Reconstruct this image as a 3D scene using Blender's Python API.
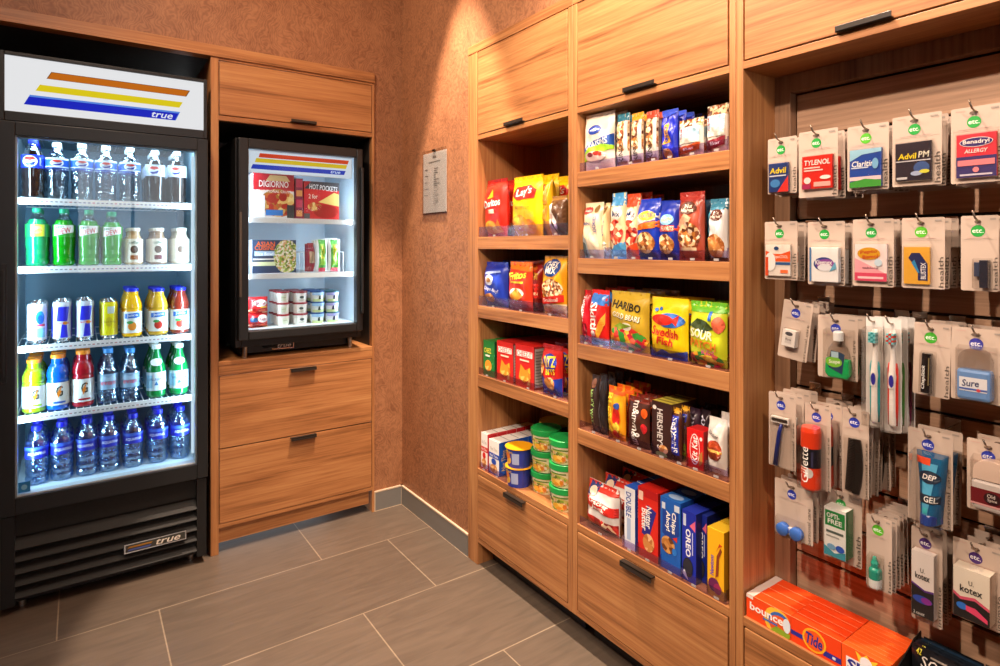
import bpy, bmesh, math, random
from mathutils import Vector, Matrix
random.seed(4)
S = bpy.context.scene
for o in list(bpy.data.objects): bpy.data.objects.remove(o)
COL = S.collection
R = math.radians
PI = math.pi

# ------------------------------------------------------------------ camera
FPX, YAW, CY, CAMH = 596.0, R(35.2), 246.0, 1.26
cam = bpy.data.cameras.new('camera'); cam.sensor_width = 36; cam.lens = FPX / 1000 * 36
cam.shift_y = -(333 - CY) / 1000; cam.clip_start = 0.02
co = bpy.data.objects.new('camera', cam); COL.objects.link(co)
co.location = (0, 0, CAMH); co.rotation_euler = (R(90), 0, -YAW); S.camera = co

# ------------------------------------------------------------------ world, exposure
S.view_settings.view_transform = 'Standard'; S.view_settings.look = 'None'
S.view_settings.gamma = 1; S.view_settings.use_curve_mapping = False
S.view_settings.exposure = -0.06
S.cycles.max_bounces = 8; S.cycles.diffuse_bounces = 4; S.cycles.glossy_bounces = 3
S.cycles.transparent_max_bounces = 40; S.cycles.transmission_bounces = 4
S.cycles.caustics_reflective = False; S.cycles.caustics_refractive = False
S.cycles.sample_clamp_indirect = 4
W = bpy.data.worlds.new('World'); S.world = W; W.use_nodes = True
W.node_tree.nodes['Background'].inputs[0].default_value = (0.95, 0.97, 1.0, 1)
W.node_tree.nodes['Background'].inputs[1].default_value = 5.0

def aim(o, d): o.rotation_euler = Vector(d).to_track_quat('-Z', 'Y').to_euler()
def spot(x, y, z, d, watts, ang, blend=0.5, rad=0.04, col=(1, 0.77, 0.59)):
    l = bpy.data.lights.new('downlight_lamp', 'SPOT'); l.energy = watts; l.spot_size = R(ang); l.spot_blend = blend
    l.shadow_soft_size = rad; l.color = col
    o = bpy.data.objects.new('downlight_lamp', l); COL.objects.link(o); o.location = (x, y, z); aim(o, d); return o
def area(x, y, z, d, watts, sx, sy, col):
    l = bpy.data.lights.new('strip_lamp', 'AREA'); l.energy = watts; l.shape = 'RECTANGLE'; l.size = sx; l.size_y = sy; l.color = col
    o = bpy.data.objects.new('strip_lamp', l); COL.objects.link(o); o.location = (x, y, z); aim(o, d); return o

WARM = (1, 0.72, 0.50)
CEIL = 2.90
#      x     y     dx    dy   watts cone blend
LAMPS = [(1.04, 2.08, 0.0, 0.0, 480, 42.6, 0.10),
         (0.98, 1.02, 0.14, 0.0, 270, 88, 0.6),
         (-0.13, 1.75, 1.0, 0.05, 105, 125, 0.8),
         (-0.95, 0.50, 1.55, 0.03, 290, 78, 0.7),
         (-0.25, 1.20, 0.1, 0.6, 48, 168, 0.9),  # added wide fill lamp for the cabinets on the back wall
         (-0.55, -0.75, 1.6, 1.1, 170, 85, 0.8)]  # added fill lamp, lifts the dark slats behind the cards
for x, y, dx, dy, w, a, b in LAMPS: spot(x, y, CEIL - 0.03, (dx, dy, -1), w, a, b)

# ------------------------------------------------------------------ pixel helpers (photo px on a known plane -> metres)
FW = (math.sin(YAW), math.cos(YAW)); RT = (math.cos(YAW), -math.sin(YAW))
def ray(px, py):
    a = (px - 500) / FPX
    return FW[0] + a * RT[0], FW[1] + a * RT[1], -(py - CY) / FPX
def PR(px, py, X):
    d = ray(px, py); t = X / d[0]; return d[1] * t, CAMH + d[2] * t     # (Y, Z) on a plane X = const
def PB(px, py, Y):
    d = ray(px, py); t = Y / d[1]; return d[0] * t, CAMH + d[2] * t     # (X, Z) on a plane Y = const

# ------------------------------------------------------------------ materials
MATS = {}
def lin(h):
    h = h.lstrip('#')
    if len(h) == 3: h = ''.join(c * 2 for c in h)
    v = [int(h[i:i + 2], 16) / 255 for i in (0, 2, 4)]
    return tuple(c / 12.92 if c <= 0.04045 else ((c + 0.055) / 1.055) ** 2.4 for c in v) + (1,)
def newmat(n):
    m = bpy.data.materials.new(n); m.use_nodes = True
    t = m.node_tree; return m, t, t.nodes['Principled BSDF'], t.nodes['Material Output']
def N(t, typ, **k):
    n = t.nodes.new('ShaderNode' + typ)
    for a, b in k.items(): setattr(n, a, b)
    return n
def L(t, a, b): t.links.new(a, b)
def C(h, rough=0.4, kind=''):
    key = (h, rough, kind)
    if key in MATS: return MATS[key]
    m, t, p, o = newmat('paint_' + h.strip('#') + kind)
    p.inputs['Base Color'].default_value = lin(h); p.inputs['Roughness'].default_value = rough
    if kind == 'foil': p.inputs['Coat Weight'].default_value = 0.35; p.inputs['Coat Roughness'].default_value = 0.18
    if kind == 'metal': p.inputs['Metallic'].default_value = 1
    if kind == 'liquid': p.inputs['Coat Weight'].default_value = 0.6; p.inputs['Coat Roughness'].default_value = 0.05; p.inputs['Subsurface Weight'].default_value = 0.0
    if kind == 'glow':
        p.inputs['Emission Color'].default_value = lin(h); p.inputs['Emission Strength'].default_value = 0.9; p.inputs['Specular IOR Level'].default_value = 0.08; p.inputs['Base Color'].default_value = lin('111')
    # faint procedural speckle in the roughness
    nz = N(t, 'TexNoise'); nz.inputs['Scale'].default_value = 60
    mr = N(t, 'MapRange'); mr.inputs['To Min'].default_value = max(0.02, rough - 0.06); mr.inputs['To Max'].default_value = rough + 0.06
    L(t, nz.outputs['Fac'], mr.inputs['Value']); L(t, mr.outputs['Result'], p.inputs['Roughness'])
    MATS[key] = m; return m
def food(key, cols, scale):
    m, t, p, o = newmat(key)
    tc = N(t, 'TexCoord'); v = N(t, 'TexVoronoi'); v.inputs['Scale'].default_value = scale
    L(t, tc.outputs['Object'], v.inputs['Vector'])
    sp = N(t, 'SeparateColor'); L(t, v.outputs['Color'], sp.inputs[0])
    cr = N(t, 'ValToRGB'); cr.color_ramp.interpolation = 'CONSTANT'
    e = cr.color_ramp.elements
    while len(e) < len(cols): e.new(0.5)
    for i, c in enumerate(cols): e[i].position = i / len(cols); e[i].color = lin(c)
    L(t, sp.outputs[0], cr.inputs[0]); L(t, cr.outputs[0], p.inputs['Base Color'])
    p.inputs['Roughness'].default_value = 0.35; p.inputs['Coat Weight'].default_value = 0.3
    MATS['@' + key] = m
food('nuts', ['c98a4a', 'a8622c', 'e6b876', '7d431d', 'd9a25c', 'efd2a0'], 110)
food('mix', ['d8b487', '8a4a26', 'f0dcc0', 'b8722f', '5a2e18', 'e8c79a'], 125)
food('cashew', ['e3a86b', 'd08a48', 'efc08a', 'b86e34'], 60)
food('chips', ['f2b632', 'e8982a', 'f7cf66', 'd9801f'], 45)
food('gummy', ['d9322a', 'f2a02a', '3f9a3a', 'f4d64a', 'e86a4a', 'c8203a'], 60)
food('redbits', ['c8281e', '9a1712', 'e85a3a', 'f0d8b0'], 70)
food('pizza', ['e8c070', 'c8642e', 'b03020', 'f0d890', 'a8782e'], 55)
food('salad', ['e8dcc0', '8aa83a', 'd8a06a', 'c8c870', 'f0e4d0', '6a7a2a'], 130)
food('cookie', ['c88a48', 'b87636', '6a3a1c', 'd69c58'], 70)
food('white', ['f2f0ea', 'd8d4cc', 'e4e8ea', 'c8ccd0'], 60)
def M(c, rough=0.4, kind=''):
    if not isinstance(c, str): return c
    return MATS[c] if c.startswith('@') else C(c, rough, kind)

def wood(name, ax, c0, c1, c2, rough=0.42):
    m, t, p, o = newmat(name)
    tc = N(t, 'TexCoord')
    def layer(across, along, det, dist):
        mp = N(t, 'Mapping'); s = [across] * 3; s[ax] = along; mp.inputs['Scale'].default_value = s
        L(t, tc.outputs['Object'], mp.inputs[0])
        n = N(t, 'TexNoise'); n.inputs['Scale'].default_value = 1; n.inputs['Detail'].default_value = det; n.inputs['Roughness'].default_value = 0.62; n.inputs['Distortion'].default_value = dist
        L(t, mp.outputs[0], n.inputs['Vector']); return n.outputs['Fac']
    a = layer(16, 1.1, 5, 0.6); b = layer(120, 3.0, 3, 0.1)
    mx = N(t, 'Mix'); mx.inputs[0].default_value = 0.42; L(t, a, mx.inputs[2]); L(t, b, mx.inputs[3])
    cr = N(t, 'ValToRGB'); e = cr.color_ramp.elements
    e[0].position = 0.35; e[0].color = lin(c0); e[1].position = 0.66; e[1].color = lin(c2)
    k = e.new(0.5); k.color = lin(c1)
    L(t, mx.outputs[0], cr.inputs[0]); L(t, cr.outputs[0], p.inputs['Base Color'])
    bp = N(t, 'Bump'); bp.inputs['Strength'].default_value = 0.08; bp.inputs['Distance'].default_value = 0.002
    L(t, b, bp.inputs['Height']); L(t, bp.outputs[0], p.inputs['Normal'])
    p.inputs['Roughness'].default_value = rough
    return m
OAK = ('784a27', 'aa7143', 'c08b57')
WX = wood('oak_grain_x', 0, *OAK); WY = wood('oak_grain_y', 1, *OAK); WZ = wood('oak_grain_z', 2, *OAK)
DZ = wood('oak_back_shaded', 2, '6a4c3a', '8c6a50', 'a07c60')  # darker copy of the oak, shade of the back panels in its colour
DY = wood('slat_grain', 1, '84634c', 'ad8a70', 'cba386', 0.5)

def wallpaper():
    m, t, p, o = newmat('brown_leaf_wallpaper')
    tc = N(t, 'TexCoord')
    n1 = N(t, 'TexNoise'); n1.inputs['Scale'].default_value = 7; n1.inputs['Detail'].default_value = 3
    L(t, tc.outputs['Object'], n1.inputs['Vector'])
    v = N(t, 'TexVoronoi'); v.inputs['Scale'].default_value = 13; v.feature = 'SMOOTH_F1'
    ad = N(t, 'Mix', data_type='VECTOR') if False else N(t, 'VectorMath', operation='MULTIPLY_ADD')
    L(t, n1.outputs['Color'], ad.inputs[0]); ad.inputs[1].default_value = (0.25, 0.25, 0.25); L(t, tc.outputs['Object'], ad.inputs[2])
    L(t, ad.outputs[0], v.inputs['Vector'])
    w = N(t, 'TexWave'); w.inputs['Scale'].default_value = 24; w.inputs['Distortion'].default_value = 9; w.inputs['Detail'].default_value = 3
    L(t, ad.outputs[0], w.inputs['Vector'])
    f = N(t, 'TexNoise'); f.inputs['Scale'].default_value = 55; f.inputs['Detail'].default_value = 4; L(t, tc.outputs['Object'], f.inputs['Vector'])
    m1 = N(t, 'Mix'); m1.inputs[0].default_value = 0.45; L(t, v.outputs['Distance'], m1.inputs[2]); L(t, w.outputs['Fac'], m1.inputs[3])
    m2 = N(t, 'Mix'); m2.inputs[0].default_value = 0.5; L(t, m1.outputs[0], m2.inputs[2]); L(t, f.outputs['Fac'], m2.inputs[3])
    cr = N(t, 'ValToRGB'); e = cr.color_ramp.elements
    e[0].position = 0.25; e[0].color = lin('7d4f32'); e[1].position = 0.72; e[1].color = lin('a8734e')
    L(t, m2.outputs[0], cr.inputs[0]); L(t, cr.outputs[0], p.inputs['Base Color'])
    p.inputs['Roughness'].default_value = 0.55
    bp = N(t, 'Bump'); bp.inputs['Strength'].default_value = 0.15; bp.inputs['Distance'].default_value = 0.003
    L(t, m2.outputs[0], bp.inputs['Height']); L(t, bp.outputs[0], p.inputs['Normal'])
    return m
PAPER = wallpaper()
def tilemat():
    m, t, p, o = newmat('floor_tile')
    tc = N(t, 'TexCoord'); mp = N(t, 'Mapping'); mp.inputs['Location'].default_value = (-0.225 + 8.55, -1.5135 + 0.4275 * 10, 0)
    L(t, tc.outputs['Object'], mp.inputs[0])
    b = N(t, 'TexBrick'); b.offset = 1 / 3; b.offset_frequency = 2; b.squash = 1
    b.inputs['Scale'].default_value = 1; b.inputs['Mortar Size'].default_value = 0.0022; b.inputs['Mortar Smooth'].default_value = 0.1
    b.inputs['Bias'].default_value = 0; b.inputs['Brick Width'].default_value = 0.855; b.inputs['Row Height'].default_value = 0.4275
    b.inputs['Color1'].default_value = lin('615448'); b.inputs['Color2'].default_value = lin('594d42'); b.inputs['Mortar'].default_value = lin('8c7c68')
    L(t, mp.outputs[0], b.inputs['Vector'])
    m3 = N(t, 'Mapping'); m3.inputs['Scale'].default_value = (5, 34, 1); L(t, tc.outputs['Object'], m3.inputs[0])
    n = N(t, 'TexNoise'); n.inputs['Scale'].default_value = 1; n.inputs['Detail'].default_value = 6; n.inputs['Distortion'].default_value = 1.2; L(t, m3.outputs[0], n.inputs['Vector'])
    mr = N(t, 'MapRange'); mr.inputs['From Min'].default_value = 0.3; mr.inputs['From Max'].default_value = 0.7; mr.inputs['To Min'].default_value = 0.82; mr.inputs['To Max'].default_value = 1.15
    L(t, n.outputs['Fac'], mr.inputs['Value'])
    vm = N(t, 'VectorMath', operation='SCALE'); L(t, b.outputs['Color'], vm.inputs[0]); L(t, mr.outputs[0], vm.inputs['Scale'])
    L(t, vm.outputs[0], p.inputs['Base Color']); p.inputs['Roughness'].default_value = 0.38
    bp = N(t, 'Bump'); bp.inputs['Strength'].default_value = 0.25; bp.inputs['Distance'].default_value = 0.002; bp.invert = True
    L(t, b.outputs['Fac'], bp.inputs['Height']); L(t, bp.outputs[0], p.inputs['Normal'])
    return m
TILE = tilemat()
def clear(name, tint, gloss, rough=0.03, fres=True):
    m, t, p, o = newmat(name); t.nodes.remove(p)
    tr = N(t, 'BsdfTransparent'); tr.inputs[0].default_value = lin(tint)
    gl = N(t, 'BsdfGlossy'); gl.inputs['Roughness'].default_value = rough
    if 'water' in name: gl.inputs[0].default_value = (0.75, 0.9, 1, 1)
    if name.endswith('bottle'):      # moulded dimples that sparkle
        nz = N(t, 'TexVoronoi'); nz.inputs['Scale'].default_value = 95; tcx = N(t, 'TexCoord'); L(t, tcx.outputs['Object'], nz.inputs['Vector'])
        bpx = N(t, 'Bump'); bpx.inputs['Strength'].default_value = 0.45; bpx.inputs['Distance'].default_value = 0.004
        L(t, nz.outputs['Distance'], bpx.inputs['Height']); L(t, bpx.outputs[0], gl.inputs['Normal'])
    mx = N(t, 'MixShader')
    if fres:
        lw = N(t, 'LayerWeight'); lw.inputs['Blend'].default_value = 0.5
        pw = N(t, 'Math', operation='POWER'); pw.inputs[1].default_value = 4.0; L(t, lw.outputs['Facing'], pw.inputs[0])
        mt = N(t, 'Math', operation='MULTIPLY_ADD'); mt.inputs[1].default_value = 0.85; mt.inputs[2].default_value = gloss + 0.04; mt.use_clamp = True
        L(t, pw.outputs[0], mt.inputs[0]); L(t, mt.outputs[0], mx.inputs[0])
    else: mx.inputs[0].default_value = gloss
    L(t, tr.outputs[0], mx.inputs[1]); L(t, gl.outputs[0], mx.inputs[2]); L(t, mx.outputs[0], o.inputs['Surface'])
    MATS['@' + name] = m; return m
GLASS = clear('door_glass', 'f4fbff', -0.02, 0.0)
ACRY = clear('acrylic', 'e4dcf2', 0.05, 0.16)
BLIST = clear('blister', 'f6f4f2', 0.05, 0.12)
CLRB = clear('clear_bottle', 'eef3f4', 0.08, 0.08)
WATB = clear('water_bottle', 'dceefc', 0.22, 0.08)
BLUB = clear('blue_water_bottle', 'cfe6ff', 0.28, 0.08)
BLACK = C('131313', 0.38); BLACK2 = C('191b1d', 0.42); DARKH = C('2b241f', 0.35)
STEEL = C('b8b8b4', 0.28, 'metal'); WIRE = C('a08f80', 0.35, 'metal'); CHROME = C('dcdcdc', 0.15, 'metal')
LINER = C('c3d6e2', 0.35); WHITEM = C('eef2f4', 0.4)

# ------------------------------------------------------------------ objects
def prop(o, label=None, cat=None, group=None, kind=None):
    if label: o['label'] = label
    if cat: o['category'] = cat
    if group: o['group'] = group
    if kind: o['kind'] = kind
    return o
def empty(name, loc, label, cat, group=None, rz=0):
    o = bpy.data.objects.new(name, None); COL.objects.link(o); o.location = loc; o.rotation_euler = (0, 0, rz); o.empty_display_size = 0.05
    return prop(o, label, cat, group)
KIDS = {}
class MB:
    def __init__(s): s.v = []; s.f = []; s.fm = []; s.sm = []; s.mats = []
    def mi(s, m):
        if m not in s.mats: s.mats.append(m)
        return s.mats.index(m)
    def add(s, vs, fs, m, smooth=False):
        b = len(s.v); s.v += [tuple(x) for x in vs]; k = s.mi(m)
        for f in fs: s.f.append([b + i for i in f]); s.fm.append(k); s.sm.append(smooth)
        return s
    def box(s, x0, y0, z0, x1, y1, z1, m):
        if x0 > x1: x0, x1 = x1, x0
        if y0 > y1: y0, y1 = y1, y0
        if z0 > z1: z0, z1 = z1, z0
        return s.add([(x0, y0, z0), (x1, y0, z0), (x1, y1, z0), (x0, y1, z0), (x0, y0, z1), (x1, y0, z1), (x1, y1, z1), (x0, y1, z1)],
                     [(0, 3, 2, 1), (4, 5, 6, 7), (0, 1, 5, 4), (1, 2, 6, 5), (2, 3, 7, 6), (3, 0, 4, 7)], m)
    def prism(s, pts, y0, y1, m):      # polygon in xz, extruded in y
        n = len(pts)
        vs = [(x, y0, z) for x, z in pts] + [(x, y1, z) for x, z in pts]
        fs = [tuple(range(n)), tuple(range(2 * n - 1, n - 1, -1))] + [(i, i + n, (i + 1) % n + n, (i + 1) % n) for i in range(n)]
        return s.add(vs, fs, m)
    def lathe(s, prof, seg=20, mat=None, cx=0, cy=0, cz=0, cap=True):   # prof: (r, z[, mat])
        mt = mat
        for i in range(len(prof) - 1):
            a, b = prof[i], prof[i + 1]
            if len(a) > 2: mt = a[2]
            vs = []; fs = []
            for r, z in (a[:2], b[:2]):
                for k in range(seg):
                    an = 2 * PI * k / seg; vs.append((cx + r * math.cos(an), cy + r * math.sin(an), cz + z))
            for k in range(seg): fs.append((k, (k + 1) % seg, seg + (k + 1) % seg, seg + k))
            s.add(vs, fs, mt, True)
        if cap:
            for (pr, fl) in ((prof[0], True), (prof[-1], False)):
                if pr[0] > 1e-4:
                    vs = [(cx + pr[0] * math.cos(2 * PI * k / seg), cy + pr[0] * math.sin(2 * PI * k / seg), cz + pr[1]) for k in range(seg)]
                    idx = list(range(seg)); s.add(vs, [idx[::-1] if fl else idx], mt if not fl else (prof[0][2] if len(prof[0]) > 2 else mat))
        return s
    def tube(s, pts, r, m, seg=8):
        P = [Vector(p) for p in pts]; rings = []
        for i, p in enumerate(P):
            d = (P[min(i + 1, len(P) - 1)] - P[max(i - 1, 0)]).normalized()
            u = d.cross(Vector((0, 0, 1)));
            if u.length < 1e-3: u = d.cross(Vector((0, 1, 0)))
            u.normalize(); w = d.cross(u)
            rr = r[i] if isinstance(r, (list, tuple)) else r
            rings.append([p + (u * math.cos(2 * PI * k / seg) + w * math.sin(2 * PI * k / seg)) * rr for k in range(seg)])
        vs = [q for g in rings for q in g]; fs = []
        for i in range(len(P) - 1):
            for k in range(seg): fs.append((i * seg + k, (i + 1) * seg + k, (i + 1) * seg + (k + 1) % seg, i * seg + (k + 1) % seg))
        fs.append(tuple(range(seg))); fs.append(tuple(range(len(vs) - 1, len(vs) - 1 - seg, -1)))
        return s.add(vs, fs, m, True)
    def build(s, name, parent=None, loc=None, rz=0, bev=0, label=None, cat=None, group=None, kind=None, base=None):
        me = bpy.data.meshes.new(name)
        vs = s.v
        if base: vs = [(x - base[0], y - base[1], z - base[2]) for x, y, z in vs]
        me.from_pydata(vs, [], s.f)
        for m in s.mats: me.materials.append(m)
        me.polygons.foreach_set('material_index', s.fm); me.polygons.foreach_set('use_smooth', s.sm); me.update()
        o = bpy.data.objects.new(name, me); COL.objects.link(o)
        if parent: o.parent = parent; KIDS.setdefault(parent, []).append(o)
        if loc: o.location = loc
        if base and not loc: o.location = base
        o.rotation_euler = (0, 0, rz)
        if bev:
            b = o.modifiers.new('bevel', 'BEVEL'); b.width = bev; b.segments = 2; b.limit_method = 'ANGLE'
        return prop(o, label, cat, group, kind)
def bx(name, a, b, m, parent=None, bev=0.0015, **k):
    return MB().box(*a, *b, m).build(name, parent, bev=bev, **k)
def copy_tree(o, parent=None):
    c = o.copy(); COL.objects.link(c)
    if parent: c.parent = parent
    for ch in KIDS.get(o, []): KIDS.setdefault(c, []).append(copy_tree(ch, c))
    return c

# ------------------------------------------------------------------ printed artwork mapped on package surfaces
TXT = {}
def text_mesh(s, bold=0.02, shear=0.0):
    k = (s, bold, shear)
    if k in TXT: return TXT[k]
    cu = bpy.data.curves.new('t', 'FONT'); cu.body = s; cu.resolution_u = 2; cu.offset = bold; cu.shear = shear
    ob = bpy.data.objects.new('t', cu); COL.objects.link(ob)
    dg = bpy.context.evaluated_depsgraph_get(); dg.update()
    me = ob.evaluated_get(dg).to_mesh()
    vs = [(v.co.x, v.co.y) for v in me.vertices]; fs = [tuple(p.vertices) for p in me.polygons]
    ob.evaluated_get(dg).to_mesh_clear(); bpy.data.objects.remove(ob); bpy.data.curves.remove(cu)
    x0 = min(v[0] for v in vs); x1 = max(v[0] for v in vs); y0 = min(v[1] for v in vs); y1 = max(v[1] for v in vs)
    vs = [((x - x0) / max(1e-6, x1 - x0), (y - y0) / max(1e-6, y1 - y0)) for x, y in vs]
    TXT[k] = (vs, fs); return TXT[k]
def split(vs, fs, mx, ax):
    """split triangles whose longest edge (u scaled by ax) exceeds mx, so the print can follow a curved surface"""
    out = []; vs = list(vs)
    st = []
    for f in fs:
        for i in range(1, len(f) - 1): st.append((f[0], f[i], f[i + 1]))
    while st:
        a, b, c = st.pop()
        def d(i, j): return math.hypot((vs[i][0] - vs[j][0]) * ax, vs[i][1] - vs[j][1])
        e = [(d(a, b), a, b, c), (d(b, c), b, c, a), (d(c, a), c, a, b)]
        l, i, j, k = max(e)
        if l > mx and len(vs) < 6000:
            vs.append(((vs[i][0] + vs[j][0]) / 2, (vs[i][1] + vs[j][1]) / 2)); m = len(vs) - 1
            st += [(i, m, k), (m, j, k)]
        else: out.append((a, b, c))
    return vs, out
def art(mb, items, SF, W_, H_, curved=0.0, kind='', step=0.00022):
    for n, it in enumerate(items):
        k = it[0]; off = (0.0014 if curved else 0.0004) + step * n
        if k == 'r': _, a, b, c, d, col = it; vs = [(a, b), (c, b), (c, d), (a, d)]; fs = [(0, 1, 2, 3)]
        elif k == 'e':
            _, cu, cv, ru, rv, col = it; q = 18
            vs = [(cu + ru * math.cos(2 * PI * i / q), cv + rv * math.sin(2 * PI * i / q)) for i in range(q)]; fs = [tuple(range(q))]
        elif k == 'p':
            _, pts, col = it; vs = list(pts); fs = [tuple(range(len(vs)))]
            ar = sum(vs[i][0] * vs[(i + 1) % len(vs)][1] - vs[(i + 1) % len(vs)][0] * vs[i][1] for i in range(len(vs)))
            if ar < 0: fs = [f[::-1] for f in fs]
        elif k == 't':
            _, s, cu, cv, w, h, col = it[:7]; rot = it[7] if len(it) > 7 else 0; sh = it[8] if len(it) > 8 else 0
            bo = it[9] if len(it) > 9 else 0.025
            tv, fs = text_mesh(s, bo * 0.45, sh)
            if rot == 90: vs = [(cu - (y - 0.5) * w, cv + (x - 0.5) * h) for x, y in tv]
            elif rot == -90: vs = [(cu + (y - 0.5) * w, cv - (x - 0.5) * h) for x, y in tv]
            else:
                cr, sr = math.cos(R(rot)), math.sin(R(rot)); vs = []
                for x, y in tv:
                    a, b = (x - 0.5) * w * W_, (y - 0.5) * h * H_
                    vs.append((cu + (a * cr - b * sr) / W_, cv + (a * sr + b * cr) / H_))
        if curved: vs, fs = split(vs, fs, curved * (0.4 if k == 't' else 0.7), W_ / H_)
        mb.add([SF(min(1, max(0, u)), min(1, max(0, v)), off) for u, v in vs], fs, M(col, 0.4, kind))

# ------------------------------------------------------------------ package builders (local: x right, y back, z up; front at y = 0, base z = 0)
def carton(name, w, h, d, body, front=(), side=(), top=(), sidecol=None, topcol=None):
    mb = MB(); x = w / 2
    mb.add([(-x, 0, 0), (x, 0, 0), (x, d, 0), (-x, d, 0), (-x, 0, h), (x, 0, h), (x, d, h), (-x, d, h)],
           [(0, 3, 2, 1), (0, 1, 5, 4), (2, 3, 7, 6), (3, 0, 4, 7)], M(body))
    mb.add([(x, 0, 0), (x, d, 0), (x, d, h), (x, 0, h)], [(0, 1, 2, 3)], M(sidecol or body))
    mb.add([(-x, 0, h), (x, 0, h), (x, d, h), (-x, d, h)], [(0, 1, 2, 3)], M(topcol or body))
    art(mb, front, lambda u, v, o: (-x + u * w, -o, v * h), w, h)
    art(mb, side, lambda u, v, o: (x + o, u * d, v * h), d, h)
    art(mb, top, lambda u, v, o: (-x + u * w, v * d, h + o), w, d)
    return mb.build(name)
def bag(name, w, h, d, body, front=(), topcol=None, seed=0, seal=0.07, crisp=1.0, back=None):
    rnd = random.Random(seed + int(w * 9999)); ph = [rnd.uniform(0, 6.28) for _ in range(6)]
    def thick(u, v):
        a = max(0, 1 - abs(2 * u - 1) ** 4.0) ** 0.55
        t = (v - seal * 0.5) / (1 - seal * 1.5)
        b = 0 if t <= 0 or t >= 1 else (1 - abs(2 * t - 1) ** 3.2) ** 0.75
        return d * a * b
    def wx(u, v):
        t = min(1, max(0, v)); pinch = 1 - 0.025 * crisp * math.sin(PI * t)
        return (u - 0.5) * w * pinch
    def wr(u, v):
        e = min(1, 6 * min(u, 1 - u)) * min(1, 5 * min(v, 1 - v) + 0.15)
        return 0.0048 * crisp * e * (math.sin(9 * u + 5 * v + ph[0]) * math.sin(11 * v - 4 * u + ph[1]) + 0.3 * math.sin(21 * u + ph[2]) * math.sin(25 * v + ph[3]))
    def SF(u, v, o):
        t = thick(u, v); cr = 0.0012 * math.sin(w * 900 * u * PI) if v > 1 - seal or v < seal * 0.4 else 0
        return (wx(u, v), d / 2 - t / 2 - wr(u, v) * (t / d) - o + cr - 0.0006 * (0 if o else 1) * 0, v * h)
    def SB(u, v): return (wx(u, v), d / 2 + thick(u, v) / 2 + 0.0008, v * h)
    mb = MB(); nu, nv = 14, 18
    vs = [SF(i / nu, j / nv, 0) for j in range(nv + 1) for i in range(nu + 1)]
    fs = [(j * (nu + 1) + i, j * (nu + 1) + i + 1, (j + 1) * (nu + 1) + i + 1, (j + 1) * (nu + 1) + i) for j in range(nv) for i in range(nu)]
    mb.add(vs, fs, M(body, 0.33, 'foil'), True)
    vb = [SB(i / nu, j / nv) for j in range(nv + 1) for i in range(nu + 1)]
    mb.add(vb, [f[::-1] for f in fs], M(back or body, 0.33, 'foil'), True)
    if topcol:
        front = [('r', 0, 1 - seal * 1.8, 1, 1, topcol)] + list(front)
    front = [(i[:2] + (0.5 + (i[2] - 0.5) * 0.94 + 0.015, i[3], i[4] * 0.92) + i[5:]) if i[0] == 't' else i for i in front]
    art(mb, front, SF, w, h, curved=0.09, kind='foil', step=0.00045)
    return mb.build(name)
def cyl_art(mb, items, r, z0, h, span, kind=''):
    def SF(u, v, o):
        a = (u - 0.5) * span; return ((r + o) * math.sin(a), -(r + o) * math.cos(a), z0 + v * h)
    art(mb, items, SF, r * span, h, curved=0.12, kind=kind)
def bottle(name, h, r, prof, capmat, capr, label=None, liq=None, labmat=None, capn='cap'):
    """prof: list of (r/r0, z/h, material); label: (z0, z1, colour, art, span)"""
    root = empty(name, (0, 0, 0), None, None)
    MB().lathe([(p[0] * r, p[1] * h) + ((p[2],) if len(p) > 2 else ()) for p in prof], 20, prof[0][2]).build('body', root)
    zt = prof[-1][1] * h
    MB().lathe([(capr * 0.97, zt - 0.004), (capr, zt), (capr, h - 0.002), (capr * 0.92, h)], 16, capmat).build(capn, root)
    if label:
        z0, z1, col, items, span = label; mb = MB()
        rr = r * 1.012
        mb.lathe([(rr, z0 * h), (rr, z1 * h)], 24, M(col, 0.35, 'foil'), cap=False)
        cyl_art(mb, items, rr, z0 * h, (z1 - z0) * h, span, 'foil'); mb.build('label', root)
    return root
def soda(label, liqmat, capmat, h=0.235, top=None):
    c = top or CLRB
    p = [(0.80, 0.0, liqmat), (0.93, 0.02), (0.98, 0.07), (0.90, 0.13), (0.97, 0.2), (0.93, 0.28), (1.0, 0.36), (1.0, 0.62), (0.99, 0.66), (0.9, 0.72), (0.7, 0.8, c), (0.46, 0.87), (0.38, 0.91), (0.38, 0.94)]
    return bottle('soda_bottle', h, 0.0345, p, capmat, 0.0145, label)

def rnd_prof(w, h, n=5, rad=0.004):
    pts = []
    for cx, cz, a0 in ((w / 2 - rad, rad, -90), (w / 2 - rad, h - rad, 0), (-w / 2 + rad, h - rad, 90), (-w / 2 + rad, rad, 180)):
        for i in range(n): a = R(a0 + 90 * i / (n - 1)); pts.append((cx + rad * math.cos(a), cz + rad * math.sin(a)))
    return pts
RW = -PI / 2      # turn a package so its front faces the aisle (-X)
ORD = ['', 'second', 'third', 'fourth', 'fifth', 'sixth', 'seventh', 'eighth', 'ninth', 'tenth']

exec_order = []
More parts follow.
